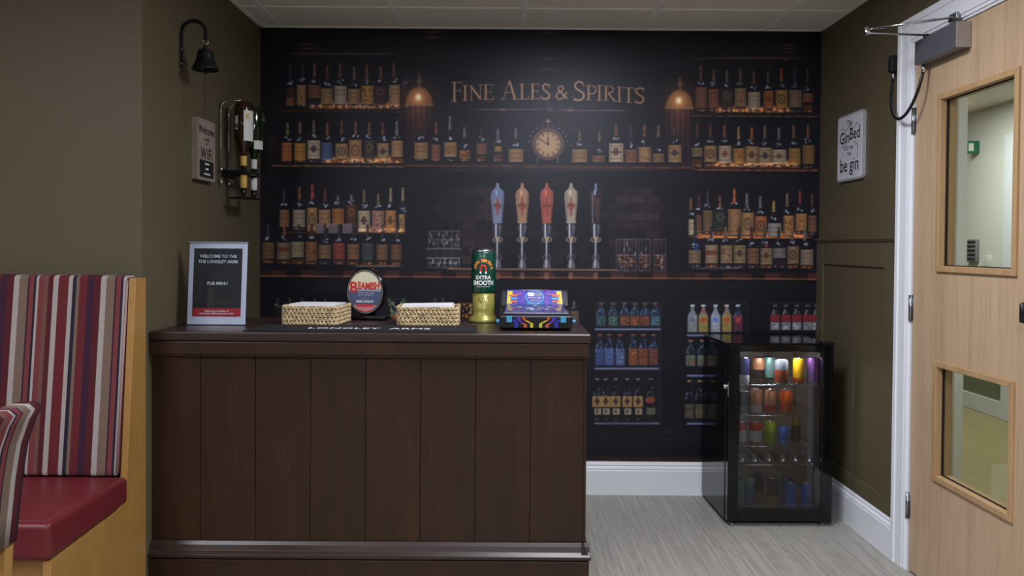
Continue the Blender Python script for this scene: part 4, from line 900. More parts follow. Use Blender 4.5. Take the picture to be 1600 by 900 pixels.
m.tube([(-.018 + .036 * t / 40, -.0101, cz - .030 + .002 * math.sin(t * 1.3)) for t in range(41)], .0005, 'badge_grey', 5); m.text('IRISH STOUT', 0.013, 'print_white', lambda a, b: (a, -0.0103, cz - 0.041 + b), bold=.0003)
m.box(-.034, .034, -0.0102, -0.0096, cz - .062, cz - .053, 'badge_red')
m.build('badge_face', bd)

# tall green tap
mat('tap_green', (10, 66, 52), 0.3, coat=.3); mat('tap_gold', (150, 142, 72), 0.36, metal=.25); mat('tap_gold_dark', (98, 92, 40), 0.4, metal=.4); mat('tap_yellow', (222, 190, 70), 0.4); mat('tap_red', (206, 40, 40), .4)
tp = thing('beer_font', 'tall cylindrical beer font with green can top and gold foot', 'beer tap', (-0.1035, 3.43, CT + 0.001))
m = MB(); m.lathe([(0.062, 0), (0.063, 0.006), (0.060, 0.014), (0.051, 0.022), (0.0465, 0.03), (0.0455, 0.045), (0.0455, 0.122)], 'tap_gold', n=48); m.build('gold_foot', tp)
cyl = lambda a, b, r_=0.0508, z0=0.0: (r_ * math.sin(a / r_), -r_ * math.cos(a / r_), z0 + b)
e_ = MB()
for k in range(22):
    t_ = k / 21.0; e_.tube([cyl(-.022 + t_ * .044, .09 + .012 * math.sin(t_ * 15) + t_ * .004, 0.0457), cyl(-.022 + (t_ + .06) * .044, .09 + .012 * math.sin((t_ + .06) * 15) + t_ * .004, 0.0457)], .0009, 'tap_gold_dark', 5)
e_.tube([cyl(-.026 + .0026 * k, .052, 0.0457) for k in range(21)], .0006, 'tap_gold', 5); e_.build('embossed_script', tp)
m = MB(); m.lathe([(0.046, 0.120), (0.0485, 0.122), (0.0503, 0.126), (0.0503, 0.282), (0.0485, 0.288)], 'tap_green', n=56)
m.lathe([(0.0489, 0.288), (0.0492, 0.294), (0.046, 0.298), (0.043, 0.296), (0.040, 0.302), (0.024, 0.306), (0.0, 0.3065)], 'steel', n=48, cap=False)
m.build('can_body', tp)
m = MB(); word = "JOHN SMITH'S"; zc = 0.214; ra = 0.0385
for pss, mt_, r_, bo in ((0, 'tap_red', 0.0506, .0016), (1, 'tap_yellow', 0.0509, .0002)):
    for i, ch in enumerate(word):
        if ch == ' ': continue
        th = R(168) - R(156) * i / (len(word) - 1); ca, sa = math.cos(th - math.pi / 2), math.sin(th - math.pi / 2)
        m.text(ch, 0.0165, mt_, lambda a, b, th=th, ca=ca, sa=sa, r_=r_: cyl(ra * math.cos(th) + a * ca - b * sa, ra * math.sin(th) + a * sa + b * ca, r_, zc), bold=bo)
def arcband(r0, r1, a0, a1, mt_, rr, zc_):
    n = 16; vs = []
    for i in range(n + 1):
        th = R(a0 + (a1 - a0) * i / n)
        for q_ in (r0, r1): vs.append(cyl(q_ * math.cos(th), q_ * math.sin(th), rr, zc_))
    m.add(vs, [(2 * i, 2 * i + 1, 2 * i + 3, 2 * i + 2) for i in range(n)], mt_)
arcband(0.0075, 0.0145, 0, 180, 'tap_red', .0509, 0.222)
for s_ in (-1, 1):
    a0, a1 = sorted((s_ * 0.0075, s_ * 0.0145))
    m.add([cyl(a0, 0, .0509, .208), cyl(a1, 0, .0509, .208), cyl(a1, 0, .0509, .222), cyl(a0, 0, .0509, .222)], [(0, 1, 2, 3)], 'tap_red')
    m.add([cyl(a0, 0, .0509, .199), cyl(a1, 0, .0509, .199), cyl(a1, 0, .0509, .208), cyl(a0, 0, .0509, .208)], [(0, 1, 2, 3)], 'print_white')
m.text('EXTRA', 0.021, 'print_white', lambda a, b: cyl(a, b, .0509, .184), bold=.0006)
m.text('SMOOTH', 0.0265, 'print_white', lambda a, b: cyl(a, b, .0509, .162), sx=.84, bold=.0007)
m.tube([cyl(-.028 + .056 * t / 60, .146 + .0022 * math.sin(t * 1.1), .0509) for t in range(61)], .0005, 'badge_cream', 5)
m.build('printed_label', tp)

# toy pinball table
mat('pin_black', (20, 20, 24), .35); mat('pin_blue', (39, 49, 148), .35); mat('pin_indigo', (60, 54, 156), .35); mat('pin_purple', (85, 46, 148), .35); mat('pin_orange', (180, 81, 37), .4); mat('pin_yellow', (187, 173, 46), .4); mat('pin_cyan', (67, 148, 184), .35); mat('pin_silver', (117, 121, 140), .3); mat('pin_lilac', (93, 90, 137), .35); mat('pin_light', (148, 152, 171), .35)
pb = thing('toy_pinball_table', 'small black toy pinball table with blue, orange and yellow artwork', 'toy pinball', (0.103, 3.23, CT + 0.001))
hw = 0.134; yf, yb = -0.157, 0.150
m = MB(); pr = [(yf, 0.008), (yf, 0.053), (yf + .012, 0.059), (0.03, 0.078), (0.088, 0.136), (yb, 0.136), (yb, 0.008)]
m.prism(pr, -hw, hw, 'pin_black', 'x')
pb_o = m.build('cabinet', pb, bevel=0.004)
fy = yf - 0.0006
m = MB()
def band(pts, w_, mt_, mir=True):
    for sg in ((1, -1) if mir else (1,)):
        q = [(p[0] * sg, p[1]) for p in pts]
        for (xa, za), (xb, zb) in zip(q[:-1], q[1:]):
            vs = [(xa - w_ / 2, fy, za), (xa + w_ / 2, fy, za), (xb + w_ / 2, fy, zb), (xb - w_ / 2, fy, zb)]
            if za > zb: vs.reverse()
            m.add(vs, [(0, 1, 2, 3)], mt_)
band([(-.0165, .011), (-.0165, .026), (-.0375, .037)], .011, 'pin_yellow'); band([(-.0375, .037), (-.0455, .043), (-.0475, .052)], .010, 'pin_orange')
band([(-.040, .011), (-.040, .021), (-.050, .028)], .012, 'pin_orange'); band([(-.050, .028), (-.062, .035), (-.064, .043)], .012, 'pin_purple'); band([(-.064, .043), (-.074, .052)], .014, 'pin_indigo')
band([(-.074, .011), (-.074, .030), (-.084, .041)], .014, 'pin_blue')
m.build('front_artwork', pb)
for sg in (-1, 1): MB().box(sg * .1 - .0105, sg * .1 + .0105, fy - .004, fy + .001, .030, .053, 'pin_cyan').build('front_button', pb, bevel=.0015)
for sg in (-1, 1):
    m = MB(); m.lathe([(0.0, -0.0), (.0075, 0), (.0075, .012), (0, .013)], 'pin_cyan', c=(sg * (hw + .001) - (0.013 if sg < 0 else 0), yf + .02, .032), axis='x', n=14, cap=False); m.build('flipper_button', pb)
# playfield with lanes under a clear cover
def slope(x_, t_, lift=0.0): # t 0 front .. 1 back along playfield
    return (x_, yf + .014 + t_ * (.03 - yf - .014), 0.0598 + t_ * .0182 + lift)
m = MB(); m.add([slope(-.118, 0, .0006), slope(.118, 0, .0006), slope(.112, 1, .0006), slope(-.112, 1, .0006)], [(0, 1, 2, 3)], 'pin_lilac')
r2 = random.Random(3)
for k in range(90):
    x_, t_ = r2.uniform(-.108, .108), r2.uniform(.03, .93); dx, dt = r2.uniform(.003, .015), r2.uniform(.02, .07); mt_ = r2.choice(['pin_blue', 'pin_indigo', 'pin_purple', 'pin_silver', 'pin_orange', 'pin_black', 'pin_light', 'pin_silver'])
    m.add([slope(x_ - dx, t_, .001 + k * 1e-6), slope(x_ + dx, t_, .001 + k * 1e-6), slope(x_ + dx * .6, t_ + dt, .001 + k * 1e-6), slope(x_ - dx * .6, t_ + dt, .001 + k * 1e-6)], [(0, 1, 2, 3)], mt_)
for x_, t_ in ((-.06, .55), (.05, .6), (0, .75), (-.03, .35), (.04, .3)): p = slope(x_, t_); m.lathe([(.009, 0), (.009, .008), (.011, .009), (.011, .011), (0, .012)], 'pin_light', c=p, n=16)
for sg in (-1, 1): m.tube([slope(sg * .10, .1, .004), slope(sg * .07, .12, .005), slope(sg * .055, .3, .005), slope(sg * .075, .5, .005)], .0016, 'pin_silver', 6)
m.build('playfield', pb)
# sloped backglass with artwork
def bg(u, v, l=0.0): # u across -1..1, v 0..1 up
    y0, z0, y1, z1 = .031, .0785, .086, .1355
    return (u * (.112 - .004 * v), y0 + (y1 - y0) * v - l, z0 + (z1 - z0) * v + l)
m = MB(); m.add([bg(-1, 0, .002), bg(1, 0, .002), bg(1, 1, .002), bg(-1, 1, .002)], [(0, 1, 2, 3)], 'pin_blue')
def bq(u0, u1, v0, v1, mt_, l): m.add([bg(u0, v0, l), bg(u1, v0, l), bg(u1, v1, l), bg(u0, v1, l)], [(0, 1, 2, 3)], mt_)
for sg in (-1, 1):
    def B(u0, u1, v0, v1, mt_, l):
        a, b2 = sorted((sg * u0, sg * u1)); bq(a, b2, v0, v1, mt_, l)
    B(.45, 1, .80, .98, 'pin_indigo', .0025); B(.5, .97, .68, .80, 'pin_orange', .0026); B(.55, .97, .72, .90, 'pin_purple', .00265); B(.80, .98, .1, .92, 'pin_yellow', .0028)
    B(.62, .92, .56, .68, 'pin_orange', .003); B(.62, .88, .18, .30, 'pin_orange', .003); B(.55, .86, .32, .54, 'pin_indigo', .0031); B(.62, .84, .38, .48, 'pin_cyan', .0033); B(.35, .5, .1, .9, 'pin_purple', .0026)
n = 28; m.add([bg(.34 * math.cos(2 * math.pi * i / n), .52 + .45 * math.sin(2 * math.pi * i / n), .0034) for i in range(n)], [tuple(range(n))], 'pin_cyan')
m.add([bg(.30 * math.cos(2 * math.pi * i / n), .52 + .40 * math.sin(2 * math.pi * i / n), .0036) for i in range(n)], [tuple(range(n))], 'pin_indigo')
bq(-.24, -.02, .58, .80, 'print_white', .004); bq(.0, .26, .58, .80, 'pin_silver', .004); bq(-.26, .26, .45, .50, 'pin_light', .004); bq(-.18, .2, .2, .38, 'pin_lilac', .004); bq(-.3, .3, .04, .1, 'pin_cyan', .004)
for k in range(26): u, v = r2.uniform(-.5, .5), r2.uniform(.05, .95); bq(u - .02, u + .02, v, v + .06, r2.choice(['pin_cyan', 'pin_light', 'pin_purple', 'pin_blue']), .0037)
m.build('backglass', pb)
m = MB()
for u0, u1, mt_ in ((-.5, -.25, 'pin_orange'), (-.25, -.05, 'pin_yellow'), (.05, .25, 'pin_yellow'), (.25, .5, 'pin_orange')): m.box(u0 * .12, u1 * .12, .095, .135, .136, .1368, mt_)
m.build('top_artwork', pb)
m = MB(); m.tube([slope(-.120, .0, .003), slope(.120, .0, .003)], .0022, 'pin_light', 8)
cv = [slope(-.12, 0, .006), slope(.12, 0, .006), slope(.116, 1, .010), slope(-.116, 1, .010)]
m.add(cv, [(0, 1, 2, 3)], 'acrylic'); m.build('clear_cover', pb)

# ------------------------------------------------------------------ left wall things
mat('steel_ring', (190, 190, 180), .2, metal=1); mat('rope', (60, 58, 54), .9)
bl = thing('wall_bell', 'black cast bell hanging from an arched iron wall bracket', 'bell', (XL, 3.255, 1.97))
m = MB(); m.rbox(0.0005, 0.005, -0.013, 0.013, 0.0, 0.135, 'black_iron', .0012)
for z in (0.013, 0.07): m.lathe([(0, .007), (.003, .0065), (.0045, .005), (.0045, .004)], 'steel', c=(0, 0, z), axis='x', n=10, cap=False)
pts = [(0.004, 0, 0.12), (.005, 0, .135)] + [(0.052 - .047 * math.cos(R(a)), 0, 0.135 + .045 * math.sin(R(a))) for a in range(10, 171, 10)] + [(0.099, 0, .125), (.098, 0, .105)]
m.tube(pts, .005, 'black_iron', 8, flat=(.0028, .008)); m.build('bracket', bl)
m = MB(); m.tube([(0.097 + .011 * math.cos(R(a)), 0.004 * math.sin(R(a)), 0.098 + .011 * math.sin(R(a))) for a in range(0, 360, 30)], .0022, 'steel_ring', 8, closed=True); m.build('ring', bl)
m = MB(); m.lathe([(0.006, .086), (.008, .076), (.012, .071), (.026, .066), (.030, .058), (.032, .04), (.035, .026), (.042, .010), (.050, -.004), (.052, -.011), (.048, -.010), (.040, .008), (.030, .03), (.026, .055), (0, .06)], 'black_iron', c=(0.097, 0, 0.0), n=40, cap=False)
m.lathe([(.0355, .0265), (.0372, .0245), (.0380, .022)], 'black_iron', c=(.097, 0, 0), n=40, cap=False); m.build('bell_cup', bl)
m = MB(); m.lathe([(0, .03), (.004, .025), (.004, -.01), (.008, -.016), (.006, -.024), (0, -.027)], 'black_iron', c=(.097, 0, 0), n=14, cap=False); m.build('clapper', bl)
m = MB(); z = -.027
while z > -.18: m.lathe([(.0016, z), (.004, z - .003), (.0042, z - .006), (.0016, z - .009)], 'rope', c=(.097 + .0008 * math.sin(z * 90), 0, 0), n=8, cap=False); m.lathe([(.0016, z - .009), (.0016, z - .0135)], 'rope', c=(.097, 0, 0), n=6, cap=False); z -= .0135
m.build('pull_cord', bl)

mat('board_wood', (124, 106, 92), .7, var=.12, vscale=20, vstretch=(6, 6, 1)); mat('board_face', (136, 122, 112), .7, var=.08, vscale=14); mat('ink', (24, 22, 24), .7)
m = MB(); y0, y1, z0, z1 = 3.365, 3.565, 1.545, 1.795
xf = XL + .026
m.box(XL + .001, xf - .003, y0, y1, z0, z1, 'board_wood'); m.box(xf - .0028, xf, y0 + .002, y1 - .001, z0, z1, 'board_face')
sT = lambda v, w_: (lambda a, b: (xf + .0008, (y0 + y1) / 2 + a + v, w_ + b))
def squig(mb, T, cx_, cz_, wd, ht, cyc, th, mt_='ink'):
    p = [T(cx_ - wd / 2 + wd * t / 40, cz_ + ht / 2 * math.sin(t / 40 * cyc * 2 * math.pi) * (1 - .4 * math.sin(t * .5))) for t in range(41)]; mb.tube(p, th, mt_, 5)
m.text('Welcome', .045, 'ink', sT(0, 1.752), bold=.0008); m.text('we have', .02, 'ink', sT(0, 1.715)); 
for r_, w2 in ((.014, .0025), (.008, .0025)): m.tube([(xf + .0004, (y0 + y1) / 2 + r_ * math.cos(R(a)), 1.687 + r_ * math.sin(R(a))) for a in range(40, 141, 20)], .0012, 'ink', 5)
m.text('WiFi', .062, 'ink', sT(0, 1.655), bold=.001, spacing=1.12)
m.box(xf, xf + .0012, y0 + .022, y1 - .022, z0 + .012, z0 + .082, 'ink')
for k, wd in enumerate((.05, .03, .07)): squig(m, lambda a, b: (xf + .0016, (y0 + y1) / 2 + a, b), 0, z0 + .068 - k * .021, wd, .006, 6, .0012, 'print_white')
sg = m.build('wifi_sign'); tag(sg, 'thick wooden welcome wifi sign on wall below the bell', 'sign')

# spirit optics with two inverted bottles
mat('amber_glass', (52, 28, 10), .08, trans=.3, spec=.6); mat('green_glass', (14, 34, 14), .08, trans=.25, spec=.6); mat('label_white', (206, 204, 200), .5); mat('label_gold', (196, 158, 78), .5); mat('label_blue', (40, 48, 110), .5)
mat('clear_glass', (120, 116, 108), .08, trans=.5)
opt = thing('optic_bracket', 'chrome wall bracket holding two upturned spirit bottles', 'bottle holder', (XL, 3.80, 1.60))
m = MB(); m.rbox(0.002, 0.008, -0.10, 0.10, -0.015, 0.02, 'black_satin', .002); m.rbox(.004, .128, -0.075 - .012, -0.075 + .012, -.004, .012, 'black_satin', .003); m.rbox(.004, .128, .075 - .012, .075 + .012, -.004, .012, 'black_satin', .003); m.rbox(.08, .125, -.1, .1, -.002, .008, 'black_satin', .003); m.build('clamp_bar', opt)
m = MB(); m.rbox(.01, .115, -.012, .005, -.112, -.104, 'black_satin', .002); m.rbox(.06, .13, -.1, .1, -.112, -.106, 'black_satin', .002); m.build('lower_bar', opt)
for oy in (-0.125, -.02):
    m = MB(); m.tube([(.012, oy, -.05), (.012, oy, .27), (.016, oy, .295), (.03, oy, .31), (.07, oy, .315), (.10, oy, .315)], .0038, 'chrome', 10); m.build('spring_rod', opt)
    for z in (.012, -.045): m = MB(); m.lathe([(0, -.008), (.009, -.007), (.009, .007), (0, .008)], 'chrome', c=(.014, oy, z), axis='x', n=14, cap=False); m.build('fixing_knob', opt)
for i, oy in enumerate((-.07, .08)):
    m = MB(); m.lathe([(.006, .02), (.013, .018), (.013, -.005), (.015, -.008)], 'black_satin', c=(.095, oy, 0), n=20); m.lathe([(.0155, -.008), (.0155, -.062), (.012, -.068)], 'label_gold' if i == 0 else 'label_white', c=(.095, oy, 0), n=20)
    m.lathe([(.013, -.068), (.013, -.09), (.008, -.102), (.004, -.112)], 'black_satin', c=(.095, oy, 0), n=20); m.build('optic_measure', opt)
def spirit(loc, glass, neck, sc, lab, parts):
    t = thing('spirit_bottle', lab, 'bottle', loc, 0, 'upturned spirit bottles in the bracket')
    m = MB(); m.lathe([(.0125, 0), (.0135, .03), (.014, .065), (.020, .085), (.036, .115), (.041, .14), (.041, .27), (.038, .285), (.028, .296), (.0, .290)], glass, n=36, cap=False); o = m.build('glass_body', t)
    m = MB(); m.lathe([(.0142, .012), (.0152, .055)], neck, n=24, cap=False); m.build('neck_band', t)
    m = MB()
    for (a0, a1, z0_, z1_, mt_) in parts:
        n = 10; vs = [(.0416 * math.cos(R(a0 + (a1 - a0) * i / n)), .0416 * math.sin(R(a0 + (a1 - a0) * i / n)), z) for i in range(n + 1) for z in (z0_, z1_)]
        m.add(vs, [(2 * i, 2 * i + 2, 2 * i + 3, 2 * i + 1) for i in range(n)], mt_, True)
    m.build('paper_label', t)
spirit((XL + .095, 3.73, 1.621), 'amber_glass', 'label_gold', 1, 'upturned amber whisky bottle with white label in the wall bracket', [(-72, 10, .12, .255, 'label_white'), (-135, -108, .17, .23, 'label_white'), (-60, -40, .215, .24, 'label_gold'), (-135, -108, .175, .195, 'label_blue')])
spirit((XL + .095, 3.88, 1.621), 'green_glass', 'label_white', 1, 'upturned dark green bottle behind the amber one in the wall bracket', [(-72, 0, .10, .14, 'label_white')])

# ------------------------------------------------------------------ gin sign on the right wall
mat('sign_white', (206, 206, 216), .4); mat('sign_rim', (196, 200, 204), .25, metal=.5)
gy0, gy1, gz0, gz1 = 3.742, 4.035, 1.600, 1.912
gs = MB(); xg = XR - .014
def rr(y0, y1, z0, z1, r_):
    o = []
    for cy_, cz_, a0 in ((y1 - r_, z1 - r_, 0), (y0 + r_, z1 - r_, 90), (y0 + r_, z0 + r_, 180), (y1 - r_, z0 + r_, 270)):
        for a in range(0, 91, 18): o.append((cy_ + r_ * math.cos(R(a0 + a)), cz_ + r_ * math.sin(R(a0 + a))))
    return o
gs.prism(rr(gy0, gy1, gz0, gz1, .02), xg, XR - .001, 'sign_rim', 'x'); gs.prism(rr(gy0 + .009, gy1 - .009, gz0 + .009, gz1 - .009, .014), xg - .001, xg, 'sign_white', 'x')
gT = lambda dy, z: (lambda a, b: (xg - .0022, (gy0 + gy1) / 2 - a + dy, z + b))
gs.text('The', .04, 'ink', gT(.0, 1.868)); gs.text('Gin', .078, 'ink', gT(.058, 1.805), bold=.0006); gs.text('Bed', .078, 'ink', gT(-.058, 1.815), bold=.0006)
gs.text('LET THE', .022, 'ink', gT(.0, 1.752)); gs.text('FUN', .022, 'ink', gT(-.0, 1.724)); gs.text('be gin', .09, 'ink', gT(0, 1.665), bold=.0005)
gU = lambda a, b: (xg - .0018, (gy0 + gy1) / 2 - a, b)
squig(gs, gU, 0, 1.845, .2, .02, 2.5, .0011); squig(gs, gU, -.06, 1.76, .05, .02, 1.5, .001); gs.tube([gU(.09, 1.70), gU(.09, 1.76)], .001, 'ink', 5); gs.tube([gU(.075 + .015 * math.cos(R(a)), 1.775 + .015 * math.sin(R(a))) for a in range(180, 361, 30)], .001, 'ink', 5)
o = gs.build('gin_sign'); tag(o, 'white rounded sign with black script lettering on the right wall', 'sign')

# ------------------------------------------------------------------ door with glazing, hinges, closer
dr = struct(bpy.data.objects.new('door_1', None)); COL.objects.link(dr); dr.location = (XR, DY1, 0)
wy0, wy1 = -0.195, -0.675      # glazing extents along the leaf (local y, from hinge)
wins = ((1.205, 1.850), (0.425, 0.860))
lw = DY0 - DY1 + .006
m = MB(); th = .044
xs0 = 0.0
m.box(xs0, th, wy0, -.003, .008, DH, 'door_veneer'); m.box(xs0, th, lw, wy1, .008, DH, 'door_veneer')
m.box(xs0, th, wy1, wy0, .008, wins[1][0], 'door_veneer'); m.box(xs0, th, wy1, wy0, wins[1][1], wins[0][0], 'door_veneer'); m.box(xs0, th, wy1, wy0, wins[0][1], DH, 'door_veneer')
m.build('door_leaf', dr)
for z0, z1 in wins:
    m = MB()
    bw, pj = .022, .010
    O_ = [(wy1 - bw * .3, z0 - bw * .3), (wy0 + bw * .3, z0 - bw * .3), (wy0 + bw * .3, z1 + bw * .3), (wy1 - bw * .3, z1 + bw * .3)]
    I_ = [(wy1 + bw * .7, z0 + bw * .7), (wy0 - bw * .7, z0 + bw * .7), (wy0 - bw * .7, z1 - bw * .7), (wy1 + bw * .7, z1 - bw * .7)]
    for k in range(4):
        q_ = [O_[k], O_[(k + 1) % 4], I_[(k + 1) % 4], I_[k]]
        m.prism(q_, -pj, .018, 'door_bead', 'x'); m.prism(q_, .026, th + pj, 'door_bead', 'x')
    m.build('glazing_bead', dr, bevel=.0025)
    g_ = .0155
    m = MB()
    for (ya, yb_, za, zb) in ((wy1 + g_, wy0 - g_, z1 - g_ - .004, z1 - g_), (wy1 + g_, wy0 - g_, z0 + g_, z0 + g_ + .004), (wy0 - g_ - .004, wy0 - g_, z0 + g_, z1 - g_), (wy1 + g_, wy1 + g_ + .004, z0 + g_, z1 - g_)): m.box(.0145, .0185, ya, yb_, za, zb, 'black_matte')
    m.build('glazing_gasket', dr)
    MB().box(.019, .025, wy1 + .003, wy0 - .003, z0 + .003, z1 - .003, 'door_glass').build('glass_pane', dr)
for z in (1.79, 1.05, .265):
    m = MB(); m.lathe([(.007, z - .05), (.007, z + .05)], 'steel', c=(-.006, .001, 0), n=14); m.lathe([(.0075, z - .052), (.005, z - .056), (0, z - .057)], 'steel', c=(-.006, .001, 0), n=12, cap=False)
    m.box(-.0012, 0, -.012, .0, z - .05, z + .05, 'steel'); m.build('hinge', dr)
m = MB(); yk = 2.53 - DY1; m.rbox(-.012, 0, yk - .012, yk + .012, 1.04, 1.14, 'black_satin', .003); m.tube([(-.012, yk, 1.06), (-.035, yk, 1.065), (-.035, yk, 1.115), (-.012, yk, 1.12)], .009, 'black_satin', 10); m.build('pull_handle', dr)
# closer (bolted to the leaf)
cl = thing('door_closer', 'grey box door closer with folding arm above the glazed door', 'door closer', (XR - .0005, 3.05, 1.985))
m = MB(); m.box(-.052, -.002, -.148, .148, 0, .088, 'closer_grey'); m.box(-.0525, -.0015, -.150, -.1482, -.0005, .0885, 'closer_end'); m.build('closer_body', cl, bevel=.003)
m = MB(); A = Vector((-.03, .10, .098)); E = Vector((-.262, .085, .110)); Fp = Vector((-.020, -.075, .124))
m.lathe([(.012, .0885), (.012, .104), (.006, .108)], 'black_satin', c=(-.03, .10, 0), n=16)
m.tube([A + Vector((0, 0, .006)), E + Vector((0, 0, -.006))], .006, 'steel', 10, flat=(.004, .009)); m.build('main_arm', cl)
m = MB(); m.tube([E + Vector((0, 0, .008)), Fp], .005, 'chrome', 10, flat=(.0045, .007)); m.lathe([(.009, E.z - .012), (.010, E.z - .01), (.010, E.z + .014), (.007, E.z + .018)], 'chrome', c=(E.x, E.y, 0), n=14); m.build('forearm', cl)
m = MB(); m.rbox(-.03, -.018, -.105, -.05, .109, .135, 'steel', .002); m.build('arm_shoe', cl)
# cable loop with its frame connector
cb = thing('cable_loop', 'black armoured cable looping from door frame to the closer', 'cable', (XR - .03, 3.412, 1.85))
m = MB(); p0 = Vector((.004, .018, .015)); 
pts = []
for k in range(25):
    t_ = k / 24; yv = .016 + (-.235 - .016) * (.5 - .5 * math.cos(math.pi * t_)); zv = .135 - .178 * math.sin(math.pi * t_) - .02 * t_
    pts.append((.002 - .03 * math.sin(math.pi * t_), yv, zv))
m.tube(pts, .006, 'black_satin', 10); m.build('cable', cb)
m = MB(); m.rbox(-.012, .027, .004, .035, .158, .225, 'black_matte', .003); m.build('connector_block', cb)
m = MB(); m.lathe([(.0075, .13), (.0075, .157)], 'chrome', c=(.002, .016, 0), n=12); m.build('ferrule', cb); m = MB(); m.lathe([(.0075, .105), (.0075, .134)], 'chrome', c=(.002, -.235, 0), n=12); m.build('ferrule', cb)

# corridor fittings
mat('exit_green', (20, 110, 80), .4); mat('switch_white', (226, 226, 220), .4); mat('device_grey', (128, 130, 132), .5)
m = MB(); m.rbox(-.10, -.002, -.02, .02, -.05, .05, 'exit_green', .005); m.box(-.09, -.05, -.0215, -.02, -.03, .03, 'switch_white')
o = m.build('green_alarm_box', loc=(CX, 6.67, 2.10)); tag(o, 'small green box on corridor wall seen through upper door glass', 'alarm box')
m = MB(); m.rbox(-.03, -.001, -.13, .0, -.09, .09, 'device_grey', .006)
for k in range(5): m.box(-.034, -.03, -.12, -.01, -.075 + k * .034, -.06 + k * .034, 'black_satin')
o = m.build('wall_keypad', loc=(CX, 6.76, 1.275)); tag(o, 'grey ribbed keypad unit on corridor wall behind the door glass', 'keypad')
m = MB(); m.rbox(-.012, -.001, -.045, .045, -.045, .045, 'switch_white', .003); o = m.build('light_switch', loc=(CX, 6.50, 1.19)); tag(o, 'white square light switch on the corridor wall', 'light switch')

# ------------------------------------------------------------------ bottle cooler
FX0, FX1, FY0, FY1, FH = 1.005, 1.495, 3.81, 4.26, 0.842
fr = thing('bottle_cooler', 'black glass-door drinks fridge standing in the right corner', 'fridge', ((FX0 + FX1) / 2, (FY0 + FY1) / 2, 0), R(1.2))
hx, hy = (FX1 - FX0) / 2, (FY1 - FY0) / 2
z0, t = .022, .025
m = MB(); yb0 = -hy + .042
m.box(-hx, -hx + t, yb0, hy, z0, FH, 'black_gloss'); m.box(hx - t, hx, yb0, hy, z0, FH, 'black_gloss'); m.box(-hx + t, hx - t, yb0, hy, FH - t, FH, 'black_gloss'); m.box(-hx + t, hx - t, yb0, hy, z0, z0 + .03, 'black_gloss'); m.box(-hx + t, hx - t, hy - t, hy, z0, FH, 'black_gloss')
m.build('cabinet', fr, bevel=.003)
m = MB(); a, b2 = -hx + t, hx - t
m.box(a, a + .004, yb0 + .004, hy - t, z0 + .031, FH - t, 'fridge_liner'); m.box(b2 - .004, b2, yb0 + .004, hy - t, z0 + .031, FH - t, 'fridge_liner'); m.box(a + .004, b2 - .004, hy - t - .004, hy - t, z0 + .031, FH - t, 'fridge_liner'); m.box(a + .004, b2 - .004, yb0 + .004, hy - t - .004, z0 + .031, z0 + .035, 'fridge_liner'); m.box(a + .004, b2 - .004, yb0 + .004, hy - t - .004, FH - t - .004, FH - t - .0005, 'fridge_liner')
m.build('inner_liner', fr)
dx0, dx1, dz0, dz1 = -hx + .003, hx - .003, .024, FH - .006; gx0, gx1, gz0_, gz1_ = -hx + .052, hx - .052, .080, FH - .036
m = MB()
for (xa, xb, za, zb) in ((dx0, gx0, dz0, dz1), (gx1, dx1, dz0, dz1), (gx0, gx1, dz0, gz0_), (gx0, gx1, gz1_, dz1)): m.box(xa, xb, -hy, -hy + .038, za, zb, 'black_gloss')
dd = m.build('door', fr, bevel=.002)
MB().box(gx0, gx1, -hy + .004, -hy + .009, gz0_, gz1_, 'fridge_glass').build('glass_pane', dd)
m = MB(); m.lathe([(0, -.016), (.010, -.015), (.012, -.010), (.012, 0)], 'chrome', c=(-hx, -hy + .025, .642), axis='x', n=20, cap=False); m.box(-hx - .002, -hx + .003, -hy - .002, -hy + .006, .60, .662, 'steel'); m.build('door_lock', dd)
for sx_ in (-1, 1):
    for sy_ in (-1, 1):
        m = MB(); m.lathe([(.014, 0), (.014, .008), (.007, .010), (.007, .024)], 'steel', c=(sx_ * (hx - .035), sy_ * (hy - .05) + (-.02 if sy_ < 0 else 0), 0), n=16); m.build('foot', fr)
m = MB(); m.rbox(hx - .055, hx + .002, -hy - .002, -hy + .05, FH - .004, FH + .008, 'black_satin', .003); m.build('hinge_cover', fr); m = MB(); m.rbox(hx - .06, hx - .001, -hy - .0, -hy + .04, .016, .0235, 'black_satin', .002); m.build('lower_hinge', fr)
mat('led', (235, 242, 255), .5, emit=14)
m = MB(); m.box(-.14, .10, yb0 + .012, yb0 + .022, FH - t - .014, FH - t - .005, 'led'); m.build('light_strip', fr)
lt = area('cooler_strip_light', (1.24, 3.875, FH - t - .018), .26, 3.2, (.95, .97, 1.0), size_y=.02)
# wire shelves
SH = [.640, .497, .352, .265]; IY0, IY1 = yb0 + .03, hy - t - .012
for z in SH:
    m = MB(); m.tube([(a + .006, IY0, z), (b2 - .006, IY0, z)], .0022, 'chrome', 6); m.tube([(a + .006, IY1, z), (b2 - .006, IY1, z)], .0022, 'chrome', 6)
    for k in range(17): x_ = a + .01 + k * (b2 - a - .02) / 16; m.tube([(x_, IY0, z + .0022), (x_, IY1, z + .0022)], .0011, 'chrome', 5)
    m.build('wire_shelf', fr)
